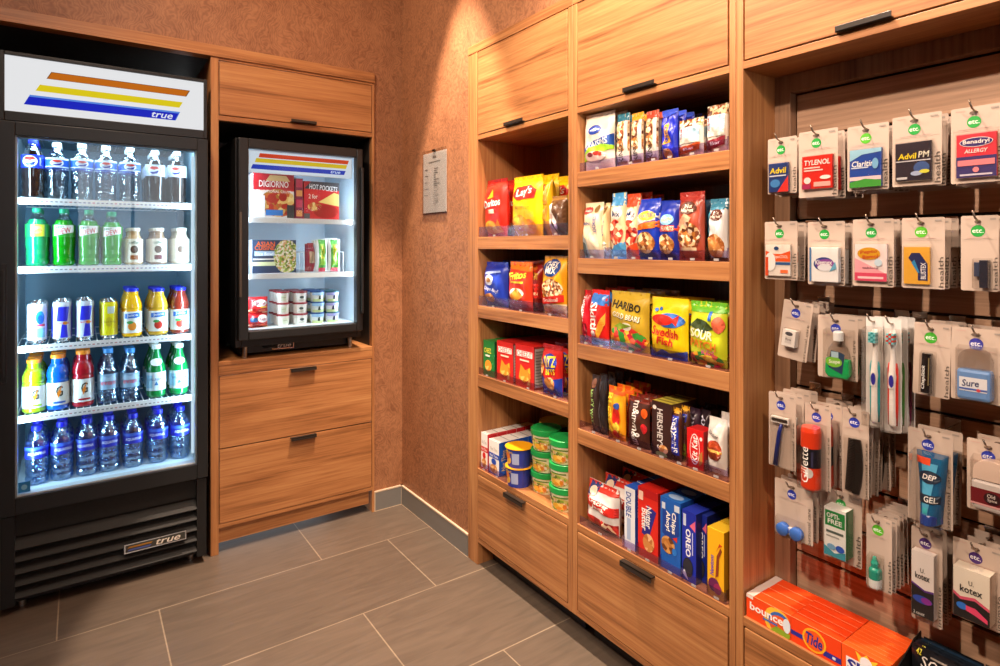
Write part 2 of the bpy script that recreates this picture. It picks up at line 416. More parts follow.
# ================================================================== the room
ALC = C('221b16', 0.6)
def sbox(name, a, b, m, **k): return MB().box(*a, *b, m).build(name, kind='structure', **k)
WBY, WRX = 2.66, 1.29
sbox('floor', (-3.0, -9.0, -0.05), (3.0, 3.5, 0), TILE)
sbox('ceiling', (-1.7, -2.0, CEIL), (1.75, 3.5, CEIL + 0.05), C('d9cfc2', 0.7))
mb = MB()
mb.box(1.142, WBY, 0, WRX + 0.03, WBY + 0.05, CEIL, PAPER)
mb.box(-0.28, WBY, 2.078, 1.142, WBY + 0.05, CEIL, PAPER)
mb.box(-1.6, WBY, 0, -0.28, WBY + 0.05, CEIL, PAPER)
mb.build('wall_back', kind='structure')
mb = MB()
mb.box(WRX, 2.045, 0, WRX + 0.05, WBY, CEIL, PAPER)
mb.box(WRX, 0.27, 2.062, WRX + 0.05, 2.045, CEIL, PAPER)
mb.box(WRX, -1.9, 0, WRX + 0.05, 0.27, CEIL, PAPER)
mb.box(1.63, 0.2, 0, 1.66, 2.1, CEIL, ALC); mb.box(WRX + 0.05, 0.24, 0, 1.63, 0.262, CEIL, ALC)
mb.build('wall_right', kind='structure')
sbox('wall_left', (-1.65, -1.9, 0), (-1.6, WBY + 0.05, CEIL), PAPER)
mb = MB()        # wall behind the photographer ; its window is added for fill daylight and a door reflection
mb.box(-1.6, -1.95, 0, -0.05, -1.9, CEIL, PAPER); mb.box(0.95, -1.95, 0, WRX + 0.05, -1.9, CEIL, PAPER); mb.box(-0.05, -1.95, 2.3, 0.95, -1.9, CEIL, PAPER); mb.box(-0.05, -1.95, 0, 0.95, -1.9, 0.95, PAPER)
mb.build('wall_front', kind='structure')
WFR = C('e6e2da', 0.5); mb = MB()
for q in ((-0.05, 0.95, -0.01, 2.3), (0.91, 0.95, 0.95, 2.3), (0.43, 0.95, 0.46, 2.3)): mb.box(q[0], -1.94, q[1], q[2], -1.90, q[3], WFR)
for q in ((-0.05, 0.95, 0.95, 0.99), (-0.05, 2.26, 0.95, 2.3)): mb.box(q[0], -1.94, q[1], q[2], -1.90, q[3], WFR)
mb.build('added_window_1', kind='structure')
mb = MB()        # dark recess round the tall cooler
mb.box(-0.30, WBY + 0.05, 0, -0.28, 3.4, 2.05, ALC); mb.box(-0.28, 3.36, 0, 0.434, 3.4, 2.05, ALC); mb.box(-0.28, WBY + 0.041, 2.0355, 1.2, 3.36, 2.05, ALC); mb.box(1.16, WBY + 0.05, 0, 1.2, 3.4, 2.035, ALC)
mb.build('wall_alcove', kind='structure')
BASE = C('77746f', 0.4); GROUT = C('cbb49a', 0.6)
mb = MB(); mb.box(1.142, WBY - 0.008, 0.003, WRX - 0.009, WBY, 0.088, BASE); mb.box(1.142, WBY - 0.009, 0.088, WRX - 0.009, WBY, 0.094, GROUT); mb.box(1.142, WBY - 0.0085, 0, WRX - 0.009, WBY, 0.003, GROUT); mb.box(1.142, WBY - 0.0088, 0.003, 1.147, WBY, 0.088, GROUT)
mb.build('baseboard_back', kind='structure')
mb = MB(); mb.box(WRX - 0.008, 2.046, 0.003, WRX, WBY, 0.088, BASE); mb.box(WRX - 0.009, 2.046, 0.088, WRX, WBY, 0.094, GROUT); mb.box(WRX - 0.0085, 2.046, 0, WRX, WBY, 0.003, GROUT); mb.box(WRX - 0.009, WBY - 0.01, 0, WRX, WBY, 0.094, GROUT)
mb.build('baseboard_right', kind='structure')
mb = MB(); mb.box(-0.30, 2.643, 2.030, 1.142, 2.70, 2.044, WX); mb.box(-0.30, 2.648, 2.044, 1.142, 2.70, 2.078, WX)
mb.build('trim_1', kind='structure', bev=0.001)

# lamps' housings in the ceiling
LN = ['close to the wall by the narrow snack cabinet', 'close above the wide snack cabinet', 'over the middle of the floor', 'in the left half of the room', 'in front of the tall drinks cooler, added as fill', 'at the rear, added as fill for the slatted rack']
for (x, y, *_), nm in zip(LAMPS, LN):
    r = empty('ceiling_downlight', (x, y, CEIL), 'round recessed ceiling downlight ' + nm, 'ceiling light', 'recessed ceiling downlights')
    MB().lathe([(0.075, -0.004), (0.075, 0), (0.055, 0), (0.055, -0.004), (0.075, -0.004)], 24, WHITEM, cap=False).build('trim_ring', r)
    MB().lathe([(0.0001, -0.001), (0.054, -0.001)], 24, C('ffe2b8', 0.5, 'glow'), cap=False).build('lens', r)

# ================================================================== right-hand cabinets
FX = 1.285
def ubx(u, name, x0, y0, z0, x1, y1, z1, m, bev=0.0012, parent=None, **k):
    l = u.location
    return MB().box(x0 - l.x, y0 - l.y, z0 - l.z, x1 - l.x, y1 - l.y, z1 - l.z, m).build(name, parent or u, bev=bev, **k)
def handle(u, par, x, y0, y1, z0, z1):
    l = u.location; mb = MB()
    mb.box(x - 0.012 - l.x, y0 - l.y, z0 - l.z, x + 0.001 - l.x, y1 - l.y, z0 + 0.003 - l.z, DARKH)
    mb.box(x - 0.012 - l.x, y0 - l.y, z0 - l.z, x - 0.0095 - l.x, y1 - l.y, z1 - l.z, DARKH)
    mb.build('handle', par, bev=0.0008, label='dark bronze edge pull handle')
def cab(yh, yl, pl, pr, label, shelves, tall_left=False, depth=1.60, hd=(0, 0), hw=0.115, slat=False):
    u = empty('shelving_cabinet', (FX, (yh + yl) / 2, 0), label, 'cabinet', 'built-in oak cabinets along the right wall')
    ubx(u, 'side_panel', FX, yh, 0 if tall_left else 0.09, depth + 0.01, pl, 2.0275, WZ)
    ubx(u, 'side_panel', FX, pr, 0.09, depth + 0.01, yl, 2.0275, WZ)
    ubx(u, 'top_panel', FX - 0.001, pr, 2.028, depth + 0.01, pl, 2.062, WY)
    if not slat: ubx(u, 'back_panel', depth, yl, 0.09, depth + 0.01, yh, 2.027, DZ)
    ubx(u, 'bottom_rail', FX, yl, 0.09, depth, yh, 0.1075, WY)
    ubx(u, 'toe_kick', FX + 0.075, yl, 0, FX + 0.09, yh, 0.09, DARKH)
    ubx(u, 'deck', FX, yl, 0.361, depth, yh, 0.383, WY)
    ubx(u, 'rail', FX, yl, 1.679, depth, yh, 1.697, WY)
    for z in shelves: ubx(u, 'shelf', FX + 0.001, yl + 0.0005, z - 0.047, depth - 0.001, yh - 0.0005, z, WY)
    g = 0.0042
    d = ubx(u, 'door', FX - 0.001, yl + g, 1.700, FX + 0.018, yh - g, 2.0245, WY)
    handle(u, d, FX - 0.001, hd[0] - hw / 2, hd[0] + hw / 2, 1.700, 1.713)
    ubx(u, 'shade_sheet', FX + 0.019, yl, 1.698, FX + 0.021, yh, 2.027, BLACK, label='black sheet as shade behind the door front')  # solid black sheet, stands for the shade in the door gap
    d = ubx(u, 'drawer', FX - 0.001, yl + g, 0.111, FX + 0.018, yh - g, 0.358, WY)
    l = u.location; mb = MB(); y0, y1 = hd[1] - hw / 2, hd[1] + hw / 2
    mb.box(-0.019, y0 - l.y, 0.3545, 0, y1 - l.y, 0.3585, DARKH); mb.box(-0.019, y0 - l.y, 0.343, -0.016, y1 - l.y, 0.3585, DARKH)
    mb.build('handle', d, bev=0.0008, label='dark bronze edge pull handle')
    ubx(u, 'shade_sheet', FX + 0.019, yl, 0.108, FX + 0.021, yh, 0.361, BLACK, label='black sheet as shade behind the drawer front')  # likewise black for the shade round the drawer
    return u
SH1 = [1.295, 1.025, 0.753]; SH2 = [1.493, 1.221, 0.953, 0.684]; DECK = 0.383
cab(1.976, 1.441, 2.045, 1.4195, 'narrow oak snack cabinet standing nearest the room corner', SH1, True, hd=(1.726, 1.72))
cab(1.399, 0.859, 1.4185, 0.8420, 'oak snack cabinet with five open shelves, middle of the right wall', SH2, hd=(1.138, 1.143))
u3 = cab(0.822, 0.286, 0.8410, 0.268, 'oak cabinet with slatted rack of hanging toiletry cards', [], hd=(0.554, 0.554), slat=True, hw=0.105)
ubx(u3, 'back_panel', 1.42, 0.782, 0.383, 1.449, 0.822, 1.679, DZ)
ubx(u3, 'back_panel', 1.42, 0.286, 1.636, 1.449, 0.782, 1.679, DZ)
l = u3.location
GRV = [0.406, 0.508, 0.610, 0.7115, 0.8133, 0.915, 1.017, 1.119, 1.221, 1.3228, 1.4246, 1.5264]
mb = MB(); zz = [0.383] + GRV[1:] + [1.6355]
for a, b in zip(zz[:-1], zz[1:]):
    mb.box(1.45 - l.x, 0.286 - l.y, a + (0.0035 if a > 0.39 else 0), 1.462 - l.x, 0.7815 - l.y, b - 0.0035, DY)
mb.box(1.463 - l.x, 0.286 - l.y, 0.383, 1.475 - l.x, 0.7815 - l.y, 1.636, BLACK2)
mb.build('slat_panel', u3, bev=0.001)

# ================================================================== cabinet on the back wall round the freezer
u = empty('appliance_cabinet', (0.79, 2.65, 0), 'oak cabinet with freezer niche and two wide drawers in the back wall', 'cabinet')
FY = 2.65
ubx(u, 'side_panel', 0.434, FY, 0, 0.464, 3.30, 2.0295, WZ)
ubx(u, 'side_panel', 1.130, FY, 0, 1.1415, 3.30, 2.0295, WZ)
ubx(u, 'rail', 0.464, FY, 1.774, 1.130, 3.2, 1.7945, WX)
ubx(u, 'top_rail', 0.464, FY, 2.0195, 1.130, 2.69, 2.0295, WX)
ubx(u, 'counter', 0.464, FY - 0.001, 0.7695, 1.130, 3.2, 0.786, WX)
ubx(u, 'apron', 0.464, FY, 0.729, 1.130, 2.70, 0.7692, WX)
ubx(u, 'niche_shade_lining', 0.466, 3.20, 0.70, 1.128, 3.21, 1.79, ALC, label='lining of the niche, shade put in its colour')  # shadow inside the niche is painted as this near-black lining
ubx(u, 'niche_shade_lining', 0.4645, FY + 0.03, 0.787, 0.467, 3.20, 1.773, ALC, label='lining of the niche, shade put in its colour')
ubx(u, 'niche_shade_lining', 1.1265, FY + 0.03, 0.787, 1.1295, 3.20, 1.773, ALC, label='lining of the niche, shade put in its colour')
ubx(u, 'niche_shade_lining', 0.467, FY + 0.02, 1.7715, 1.1265, 3.20, 1.7738, ALC, label='lining of the niche, shade put in its colour')
ubx(u, 'bottom_rail', 0.464, FY, 0.105, 1.130, 3.2, 0.1215, WX)
ubx(u, 'toe_kick', 0.464, FY + 0.012, 0.042, 1.118, FY + 0.03, 0.105, WX)
for (nm, z0, z1, top) in (('door', 1.7975, 2.0165, False), ('drawer', 0.4315, 0.7265, True), ('drawer', 0.1245, 0.4265, True)):
    d = ubx(u, nm, 0.467, FY - 0.001, z0, 1.127, FY + 0.018, z1, WX)
    ubx(u, 'shade_sheet', 0.465, FY + 0.019, z0 - 0.004, 1.1295, FY + 0.021, z1 + 0.002, BLACK, label='black sheet as shade behind the front')  # black sheet in place of the shade round each front
    lx = u.location; mb = MB(); zh = z1 - 0.001 if top else z0 + 0.001; s = -1 if top else 1
    mb.box(0.75 - lx.x, -0.019, zh, 0.861 - lx.x, 0, zh + s * 0.004, DARKH); mb.box(0.75 - lx.x, -0.019, zh, 0.861 - lx.x, -0.016, zh + s * 0.014, DARKH)
    mb.build('handle', d, bev=0.0008, label='dark bronze edge pull handle')

# ================================================================== coolers
def stripes(mb, SF, W_, H_, kind='glow'):
    art(mb, [('r', 0, 0, 1, 1, 'f4f5f6')], SF, W_, H_, kind=kind)
def cooler(name, label, cat, x0, x1, z0, z1, yf, yb, frame, wall, bottom, topz, bm):
    """outer box x0..x1, z0..z1; door frame at yf; returns root with body, door"""
    r = empty(name, ((x0 + x1) / 2, yf, 0), label, cat); l = r.location
    def P(nm, boxes, bev=0.002, parent=None, **k):
        mb = MB()
        for (a, b, m) in boxes: mb.box(a[0] - l.x, a[1] - l.y, a[2], b[0] - l.x, b[1] - l.y, b[2], m)
        return mb.build(nm, parent or r, bev=bev, **k)
    return r, P
# ---- tall drinks cooler
FRI, P = cooler('glass_door_cooler', 'tall black glass-door drinks cooler with lit striped header sign', 'refrigerator', -0.222, 0.416, 0, 1.923, 2.60, 3.25, 0, 0, 0, 0, BLACK)
yb0, yb1 = 2.655, 3.25
P('body', [((-0.219, yb0, 0.34), (-0.190, yb1, 1.70), BLACK), ((0.384, yb0, 0.34), (0.413, yb1, 1.70), BLACK), ((-0.19, yb1 - 0.03, 0.34), (0.384, yb1, 1.70), BLACK),
           ((-0.19, yb0, 1.688), (0.384, yb1, 1.70), BLACK), ((-0.219, yb0, 0.025), (0.413, yb1, 0.34), BLACK)])
P('liner', [((-0.1898, yb0 + 0.002, 0.4025), (-0.1875, yb1 - 0.03, 1.684), LINER), ((0.3815, yb0 + 0.002, 0.4025), (0.3838, yb1 - 0.03, 1.684), LINER), ((-0.1875, yb1 - 0.033, 0.4025), (0.3815, yb1 - 0.0305, 1.684), C('5f8ba6', 0.35)),
            ((-0.1875, yb0 + 0.002, 0.3405), (0.3815, yb1 - 0.033, 0.402), LINER), ((-0.1875, yb0 + 0.002, 1.6845), (0.3815, yb1 - 0.033, 1.6875), LINER)], bev=0, label='pale blue-white interior lining')
mb = MB()
for i in range(9):
    x = -0.183 + i * 0.0628
    mb.box(x - FRI.location.x, 0.10, 1.678, x + 0.057 - FRI.location.x, 0.60, 1.683, C('8f9a9e', 0.4))
    mb.box(x + 0.018 - FRI.location.x, 0.30, 1.675, x + 0.040 - FRI.location.x, 0.38, 1.6779, WHITEM)
mb.build('evaporator_cover', FRI, label='grey slatted evaporator cover')
# header sign
hd = P('header', [((-0.222, 2.615, 1.687), (-0.208, 2.66, 1.923), BLACK2), ((0.404, 2.615, 1.687), (0.416, 2.66, 1.923), BLACK2), ((-0.208, 2.615, 1.911), (0.404, 2.66, 1.923), BLACK2), ((-0.208, 2.615, 1.687), (0.404, 2.66, 1.720), BLACK2), ((-0.2, 2.66, 1.70), (0.39, 2.9, 1.915), BLACK)])
mb = MB(); W_, H_ = 0.612, 0.191; l = FRI.location
SFh = lambda u, v, o: (-0.208 + u * W_ - l.x, 2.626 - l.y - o, 1.720 + v * H_)
def para(u0, u1, v0, v1, sk, col): return ('p', [(u0, v0), (u1, v0), (u1 + sk, v1), (u0 + sk, v1)], col)
art(mb, [('r', 0, 0, 1, 1, 'f2f3f5'), para(0.185, 0.90, 0.665, 0.80, 0.022, '7a4a12'), para(0.19, 0.895, 0.672, 0.79, 0.02, 'c96a08'), para(0.135, 0.86, 0.42, 0.54, 0.02, 'e6d012'),
         para(0.085, 0.84, 0.15, 0.335, 0.025, '5a8ce8'), para(0.083, 0.835, 0.15, 0.30, 0.022, '0c22c4'), ('t', 'true', 0.765, 0.225, 0.115, 0.11, 'eef4ff', 0, 0.3)], SFh, W_, H_, kind='glow')
mb.build('sign_panel', hd, label='backlit white sign with orange, yellow and blue stripes')
# door
dr = P('door', [((-0.222, 2.60, 0.345), (-0.179, 2.652, 1.683), BLACK2), ((0.378, 2.60, 0.345), (0.416, 2.652, 1.683), BLACK2), ((-0.179, 2.60, 0.345), (0.378, 2.652, 0.402), BLACK2), ((-0.179, 2.60, 1.637), (0.378, 2.652, 1.683), BLACK2)])
P('gasket', [((-0.179, 2.612, 0.402), (-0.174, 2.652, 1.637), C('8a9498', 0.3)), ((0.373, 2.612, 0.402), (0.378, 2.652, 1.637), C('8a9498', 0.3)), ((-0.174, 2.612, 0.402), (0.373, 2.652, 0.407), C('b4bcc0', 0.3)), ((-0.174, 2.612, 1.632), (0.373, 2.652, 1.637), C('505658', 0.3))], 0.0005, dr)
P('glass_pane', [((-0.174, 2.616, 0.407), (0.373, 2.620, 1.632), GLASS)], 0, dr)
P('door_handle', [((-0.214, 2.585, 0.80), (-0.200, 2.60, 1.20), BLACK), ((-0.214, 2.575, 0.82), (-0.206, 2.585, 1.18), BLACK2)], 0.002, dr)
mb = MB(); mb.box(-0.172 - l.x, 2.6205 - l.y, 0.412, -0.139 - l.x, 2.6215 - l.y, 0.448, C('2f8fd0', 0.4)); art(mb, [('e', 0.5, 0.5, 0.25, 0.25, '8fd0f0')], lambda u, v, o: (-0.172 + u * 0.033 - l.x, 2.6205 - l.y - o - 0.0006, 0.412 + v * 0.036), 1, 1); mb.build('sticker', dr, label='small blue square sticker')
# grille
mb = MB(); gx0, gx1 = -0.181 - l.x, 0.379 - l.x
mb.box(gx0, 0.035, 0.262, gx1, 0.05, 0.333, BLACK2)
for i in range(5):
    z = 0.222 - i * 0.0415
    mb.add([(gx0, 0.012, z), (gx1, 0.012, z), (gx1, 0.045, z + 0.032), (gx0, 0.045, z + 0.032), (gx0, 0.018, z - 0.006), (gx1, 0.018, z - 0.006)], [(0, 1, 2, 3), (0, 4, 5, 1)], BLACK2)
mb.box(gx0, 0.048, 0.03, gx1, 0.054, 0.333, C('0a0a0a', 0.6))
mb.box(-0.219 - l.x, 0.015, 0.03, gx0, 0.06, 0.337, BLACK); mb.box(gx1, 0.015, 0.03, 0.413 - l.x, 0.06, 0.337, BLACK)
mb.fm = mb.fm; mb.mats = [C('12110f', 0.7) if m is BLACK2 else m for m in mb.mats]; gr = mb.build('grille', FRI)
mb = MB(); ex0, ez0, ew, eh = 0.135 - l.x, 0.118, 0.205, 0.034
mb.box(ex0, 0.004, ez0, ex0 + ew, 0.014, ez0 + eh, CHROME)
art(mb, [('r', 0.02, 0.12, 0.98, 0.88, '3a3a34'), para(0.05, 0.42, 0.55, 0.72, 0.03, 'a8742a'), para(0.05, 0.40, 0.25, 0.42, 0.03, '4a5aa0'), ('t', 'true', 0.70, 0.5, 0.40, 0.6, 'e8e0d4', 0, 0.3)], lambda u, v, o: (ex0 + u * ew, 0.004 - o, ez0 + v * eh), ew, eh)
mb.build('emblem', gr, label='chrome framed maker emblem with white script')
for x in (-0.165, 0.365): MB().lathe([(0.012, 0), (0.012, 0.026)], 12, STEEL, x - l.x, 0.08, 0).build('foot', FRI)
FSH = [1.432, 1.188, 0.909, 0.663]; FYS = 2.685
for z in FSH:
    mb = MB()
    for i in range(27): x = -0.18 + i * 0.0213; mb.box(x - 0.0015 - l.x, FYS - l.y, z - 0.006, x + 0.0015 - l.x, 3.2 - l.y, z - 0.003, WHITEM)
    for y in (FYS + 0.02, 2.95, 3.19): mb.box(-0.185 - l.x, y - l.y, z - 0.010, 0.379 - l.x, y + 0.004 - l.y, z - 0.006, WHITEM)
    s = mb.build('shelf', FRI, label='white wire shelf')
    mb = MB(); mb.box(-0.186 - l.x, FYS - 0.008 - l.y, z - 0.025, 0.380 - l.x, FYS - 0.001 - l.y, z - 0.001, WHITEM)
    its = [('r', 0.02, 0.1, 0.98, 0.9, 'f8fafc')] + [('r', 0.03 + i * 0.0245, 0.42, 0.03 + i * 0.0245 + 0.014, 0.58, '8c98a4' if (i * 7) % 5 else 'd89a9a') for i in range(38)]
    art(mb, its, lambda u, v, o: (-0.186 + u * 0.566 - l.x, FYS - 0.008 - l.y - o, z - 0.025 + v * 0.024), 0.566, 0.024)
    mb.build('price_rail', s, label='white price rail with dashes along the shelf front')
P('light_strip', [((0.366, 2.66, 0.43), (0.378, 2.672, 1.62), C('e8f6ff', 0.5, 'glow'))], 0, label='bright white light strip inside the cooler')
P('light_strip', [((-0.184, 2.66, 0.43), (-0.176, 2.668, 1.62), C('9fc4e0', 0.5, 'glow'))], 0, label='bluish light strip inside the cooler')
COOL = (0.62, 0.86, 1.0)
area(0.362, 2.658, 1.02, (-1, 0.55, 0), 4.6, 1.1, 0.02, COOL).rotation_euler.rotate_axis('Z', R(90))
area(-0.170, 2.658, 1.02, (1, 0.55, 0), 4.6, 1.1, 0.02, COOL).rotation_euler.rotate_axis('Z', R(90))
area(0.10, 2.70, 1.67, (0, 0.25, -1), 3, 0.5, 0.04, COOL)

# ---- small freezer in the niche
mx0, mx1 = 0.530, 1.078
MIN, P = cooler('countertop_freezer', 'small black glass-door freezer standing on the oak counter in the niche', 'freezer', mx0, mx1, 0.786, 1.71, 2.62, 3.1, 0, 0, 0, 0, BLACK)
l = MIN.location
P('body', [((mx0, 2.665, 0.835), (mx0 + 0.022, 3.12, 1.712), BLACK), ((mx1 - 0.022, 2.665, 0.835), (mx1, 3.12, 1.712), BLACK), ((mx0 + 0.022, 3.10, 0.835), (mx1 - 0.022, 3.12, 1.712), BLACK),
           ((mx0 + 0.022, 2.665, 1.69), (mx1 - 0.022, 3.10, 1.712), BLACK), ((mx0 + 0.022, 2.665, 0.835), (mx1 - 0.022, 3.10, 0.885), BLACK)])
LIN2 = C('d6e4ee', 0.35)
P('liner', [((mx0 + 0.0222, 2.668, 0.901), (mx0 + 0.0245, 3.10, 1.688), LIN2), ((mx1 - 0.0245, 2.668, 0.901), (mx1 - 0.0222, 3.10, 1.688), LIN2), ((mx0 + 0.0245, 3.095, 0.901), (mx1 - 0.0245, 3.0985, 1.688), LIN2),
            ((mx0 + 0.0245, 2.668, 0.886), (mx1 - 0.0245, 3.095, 0.906), LIN2), ((mx0 + 0.0245, 2.668, 1.685), (mx1 - 0.0245, 3.095, 1.6888), LIN2)], bev=0, label='white interior lining')
gx0, gx1, gz0, gz1 = 0.573, 1.042, 0.905, 1.668
dr = P('door', [((mx0 + 0.004, 2.62, 0.868), (gx0, 2.66, 1.708), BLACK2), ((gx1, 2.62, 0.868), (mx1 - 0.006, 2.66, 1.708), BLACK2), ((gx0, 2.62, 0.868), (gx1, 2.66, gz0), BLACK2), ((gx0, 2.62, gz1), (gx1, 2.66, 1.708), BLACK2)], 0.004)
P('glass_pane', [((gx0, 2.632, gz0), (gx1, 2.636, gz1), GLASS)], 0, dr)
P('door_handle', [((mx1 - 0.022, 2.602, 0.95), (mx1 - 0.008, 2.62, 1.62), BLACK), ((mx1 - 0.020, 2.598, 0.95), (mx1 - 0.012, 2.602, 1.62), BLACK2)], 0.002, dr)
P('door_edge_pull', [((mx0 + 0.006, 2.613, 1.05), (mx0 + 0.016, 2.62, 1.40), C('5a5248', 0.35))], 0.002, dr)
mb = MB(); W_, H_ = gx1 - gx0 - 0.02, 0.090
SFm = lambda u, v, o: (gx0 + 0.01 + u * W_ - l.x, 2.660 - l.y - o, 1.574 + v * H_)
mb.box(gx0 + 0.008 - l.x, 0.040, 1.572, gx1 - 0.008 - l.x, 0.0445, 1.666, WHITEM)
art(mb, [('r', 0, 0, 1, 1, 'e6e8ec'), para(0.085, 0.96, 0.70, 0.90, 0.012, 'e0401c'), para(0.05, 0.94, 0.46, 0.66, 0.015, 'e8c020'), para(0.015, 0.92, 0.14, 0.36, 0.018, '1a3fb4'), ('t', 'true', 0.83, 0.25, 0.10, 0.13, 'e8f0ff', 0, 0.3)], SFm, W_, H_, kind='glow')
mb.build('sign_panel', MIN, label='white header with red, yellow and blue stripes')
mb = MB(); mb.box(mx0 + 0.03 - l.x, 0.09, 0.800, mx1 - 0.03 - l.x, 0.3, 0.835, BLACK); mb.lathe([(0.03, 0), (0.03, 0.006), (0.022, 0.008)], 20, BLACK2, 0.68 - l.x, 0.085, 0.818); gb = mb.build('base_pan', MIN)
mb = MB(); ex0, ez0, ew, eh = 0.688 - l.x, 0.806, 0.095, 0.030; ey = 0.086
mb.box(ex0, ey, ez0, ex0 + ew, ey + 0.006, ez0 + eh, CHROME)
art(mb, [('r', 0.04, 0.14, 0.96, 0.86, '2a2a28'), ('t', 'true', 0.55, 0.5, 0.62, 0.5, 'e0dcd6', 0, 0.3)], lambda u, v, o: (ex0 + u * ew, ey - o, ez0 + v * eh), ew, eh); mb.build('emblem', gb, label='chrome framed emblem with white script')
for x in (0.572, 1.035):
    for y in (2.69, 3.05): MB().lathe([(0.011, 0.7866), (0.011, 0.834)], 12, STEEL, x - l.x, y - l.y, 0).build('foot', MIN)
MSH = [1.384, 1.142]; MYS = 2.69
for z in MSH:
    mb = MB()
    for i in range(22): x = mx0 + 0.03 + i * 0.0228; mb.box(x - 0.0015 - l.x, MYS - l.y, z - 0.006, x + 0.0015 - l.x, 3.09 - l.y, z - 0.003, WHITEM)
    mb.box(mx0 + 0.026 - l.x, MYS - 0.008 - l.y, z - 0.024, mx1 - 0.026 - l.x, MYS - 0.001 - l.y, z - 0.002, WHITEM)
    if z < 1.2:
        for x in (0.579, 0.802, 0.822, 1.004): mb.tube([(x - l.x, MYS - l.y + 0.002, z), (x - l.x, MYS - l.y + 0.002, z + 0.09), (x - l.x, 3.05 - l.y, z + 0.09)], 0.002, WHITEM, 6)
    mb.build('shelf', MIN, label='white wire shelf')
area(mx1 - 0.035, 2.68, 1.28, (-1, 0.4, 0), 1.8, 0.66, 0.02, (0.86, 0.94, 1.0)).rotation_euler.rotate_axis('Z', R(90))
area(mx0 + 0.035, 2.68, 1.28, (1, 0.4, 0), 1.8, 0.66, 0.02, (0.86, 0.94, 1.0)).rotation_euler.rotate_axis('Z', R(90))

# ---- notice on the right wall
y0, z1 = PR(424, 155.5, WRX); y1, z0 = PR(447, 213, WRX)
zt = 1.677; zb = 1.409
nt = empty('wall_notice', (WRX, (y0 + y1) / 2, zb), 'white printed notice in a clear sleeve on the brown wall', 'notice')
w, h = y0 - y1, zt - zb
mb = MB(); mb.box(-0.003, -w / 2, 0, -0.0015, w / 2, h, C('fbf8f4', 0.5))
rnd = random.Random(3); its = [('r', 0.42, 0.90, 0.58, 0.935, '9a948c'), ('r', 0.25, 0.83, 0.75, 0.85, 'a8a29a')]
for i in range(17):
    v = 0.72 - i * 0.036
    if i % 3 == 0 and i < 14: its.append(('r', 0.08, v, 0.08 + rnd.uniform(0.10, 0.2), v + 0.014, '8a857e'))
    its.append(('r', 0.48, v, 0.48 + rnd.uniform(0.08, 0.26), v + 0.013, '8f8a84'))
art(mb, its, lambda u, v, o: (-0.003 - o, w / 2 - u * w, v * h), w, h); mb.build('sheet', nt)
mb = MB(); mb.box(-0.0065, -w / 2 - 0.004, -0.004, -0.0055, w / 2 + 0.004, h + 0.012, BLIST); mb.box(-0.0065, -w / 2 - 0.004, -0.006, 0, w / 2 + 0.004, -0.004, ACRY); mb.build('sleeve', nt, label='clear acrylic sleeve')
MB().box(-0.008, -0.012, h + 0.004, -0.0015, 0.012, h + 0.012, CHROME).build('clip', nt)
# ================================================================== goods: helpers
def lane(front, step, n, label, noun, short, cat, group):
    prop(front, label, cat, group)
    for k in range(1, n):
        c = copy_tree(front); c.location = front.location + Vector(step) * k
        j = 0.03
        if 'bag' in front.name: c.scale = (1, 1, random.uniform(0.97, 1.035)); j = 0.05
        c.rotation_euler = (front.rotation_euler[0], front.rotation_euler[1], front.rotation_euler[2] + random.uniform(-j, j))
        prop(c, '%s %s in line behind the %s' % (noun, ORD[k], short), cat, group)
        KEEP.append(c)
    return front
KEEP = []
# ---- drinks in the tall cooler --------------------------------------------------------------
FYB = 2.735
def drink(root, px, yt, zs, n, label, noun, short, group, pitch=0.078, cat='bottle'):
    x, z = PB(px, yt, FYB)
    root.location = (x, FYB, zs); root.rotation_euler = (0, 0, math.atan2(-x, FYB) * 0.6)
    return lane(root, (0, pitch, 0), n, label, noun, short, cat, group)
def hh(px, yt, zs): return PB(px, yt, FYB)[1] - zs
def roundel(u, v, r, H_W): return [('e', u, v, r, r * H_W, 'f6f8fa'), ('p', [(u - r * .8, v + .05 * H_W * r * 8), (u, v + r * .1 * H_W), (u + r * .85, v + r * .42 * H_W), (u + r * .45, v + r * .8 * H_W), (u - r * .4, v + r * .8 * H_W)], 'e0301e'), ('p', [(u - r * .7, v - r * .35 * H_W), (u, v - r * .35 * H_W), (u + r * .8, v + r * .05 * H_W), (u + r * .5, v - r * .7 * H_W), (u - r * .3, v - r * .8 * H_W)], '16309c')]
COLA = C('160a08', 0.12, 'liquid'); ZS = FSH[0]
g = 'soda bottles on the top shelf of the cooler'
b = soda((0.50, 0.72, '1636d6', roundel(0.40, 0.5, 0.25, 1.7) + [('t', 'pepsi', 0.74, 0.5, 0.09, 0.6, 'f0f4ff', 90)], 2.6), COLA, C('2a34d0', 0.4), hh(33, 139, ZS))
drink(b, 33, 139, ZS, 3, 'dark cola bottle with blue label and blue cap, leftmost on the top shelf', 'dark cola bottle', 'blue-capped cola', g)
DIET = [('r', 0, 0.80, 1, 1, 'e6eef4'), ('r', 0, 0, 1, 0.12, 'e6eef4'), ('r', 0, 0.12, 1, 0.80, '2a66cc')] + roundel(0.5, 0.47, 0.22, 1.7) + [('t', 'pepsi', 0.5, 0.47, 0.34, 0.12, '2a4aa0')]
DNM = ['second', 'third', 'fourth', 'fifth']
for i, (px, yt) in enumerate(((57, 143), (82, 144), (106, 146), (130, 148))):
    b = soda((0.55, 0.72, '2a66cc', DIET, 2.6), CLRB, C('dfe9ec', 0.4), hh(px, yt, ZS))
    drink(b, px, yt, ZS, 2, 'clear soda bottle with pale blue label, %s from left on the top shelf' % DNM[i], 'clear soda bottle', 'blue-labelled clear bottle %s from left' % DNM[i], g)
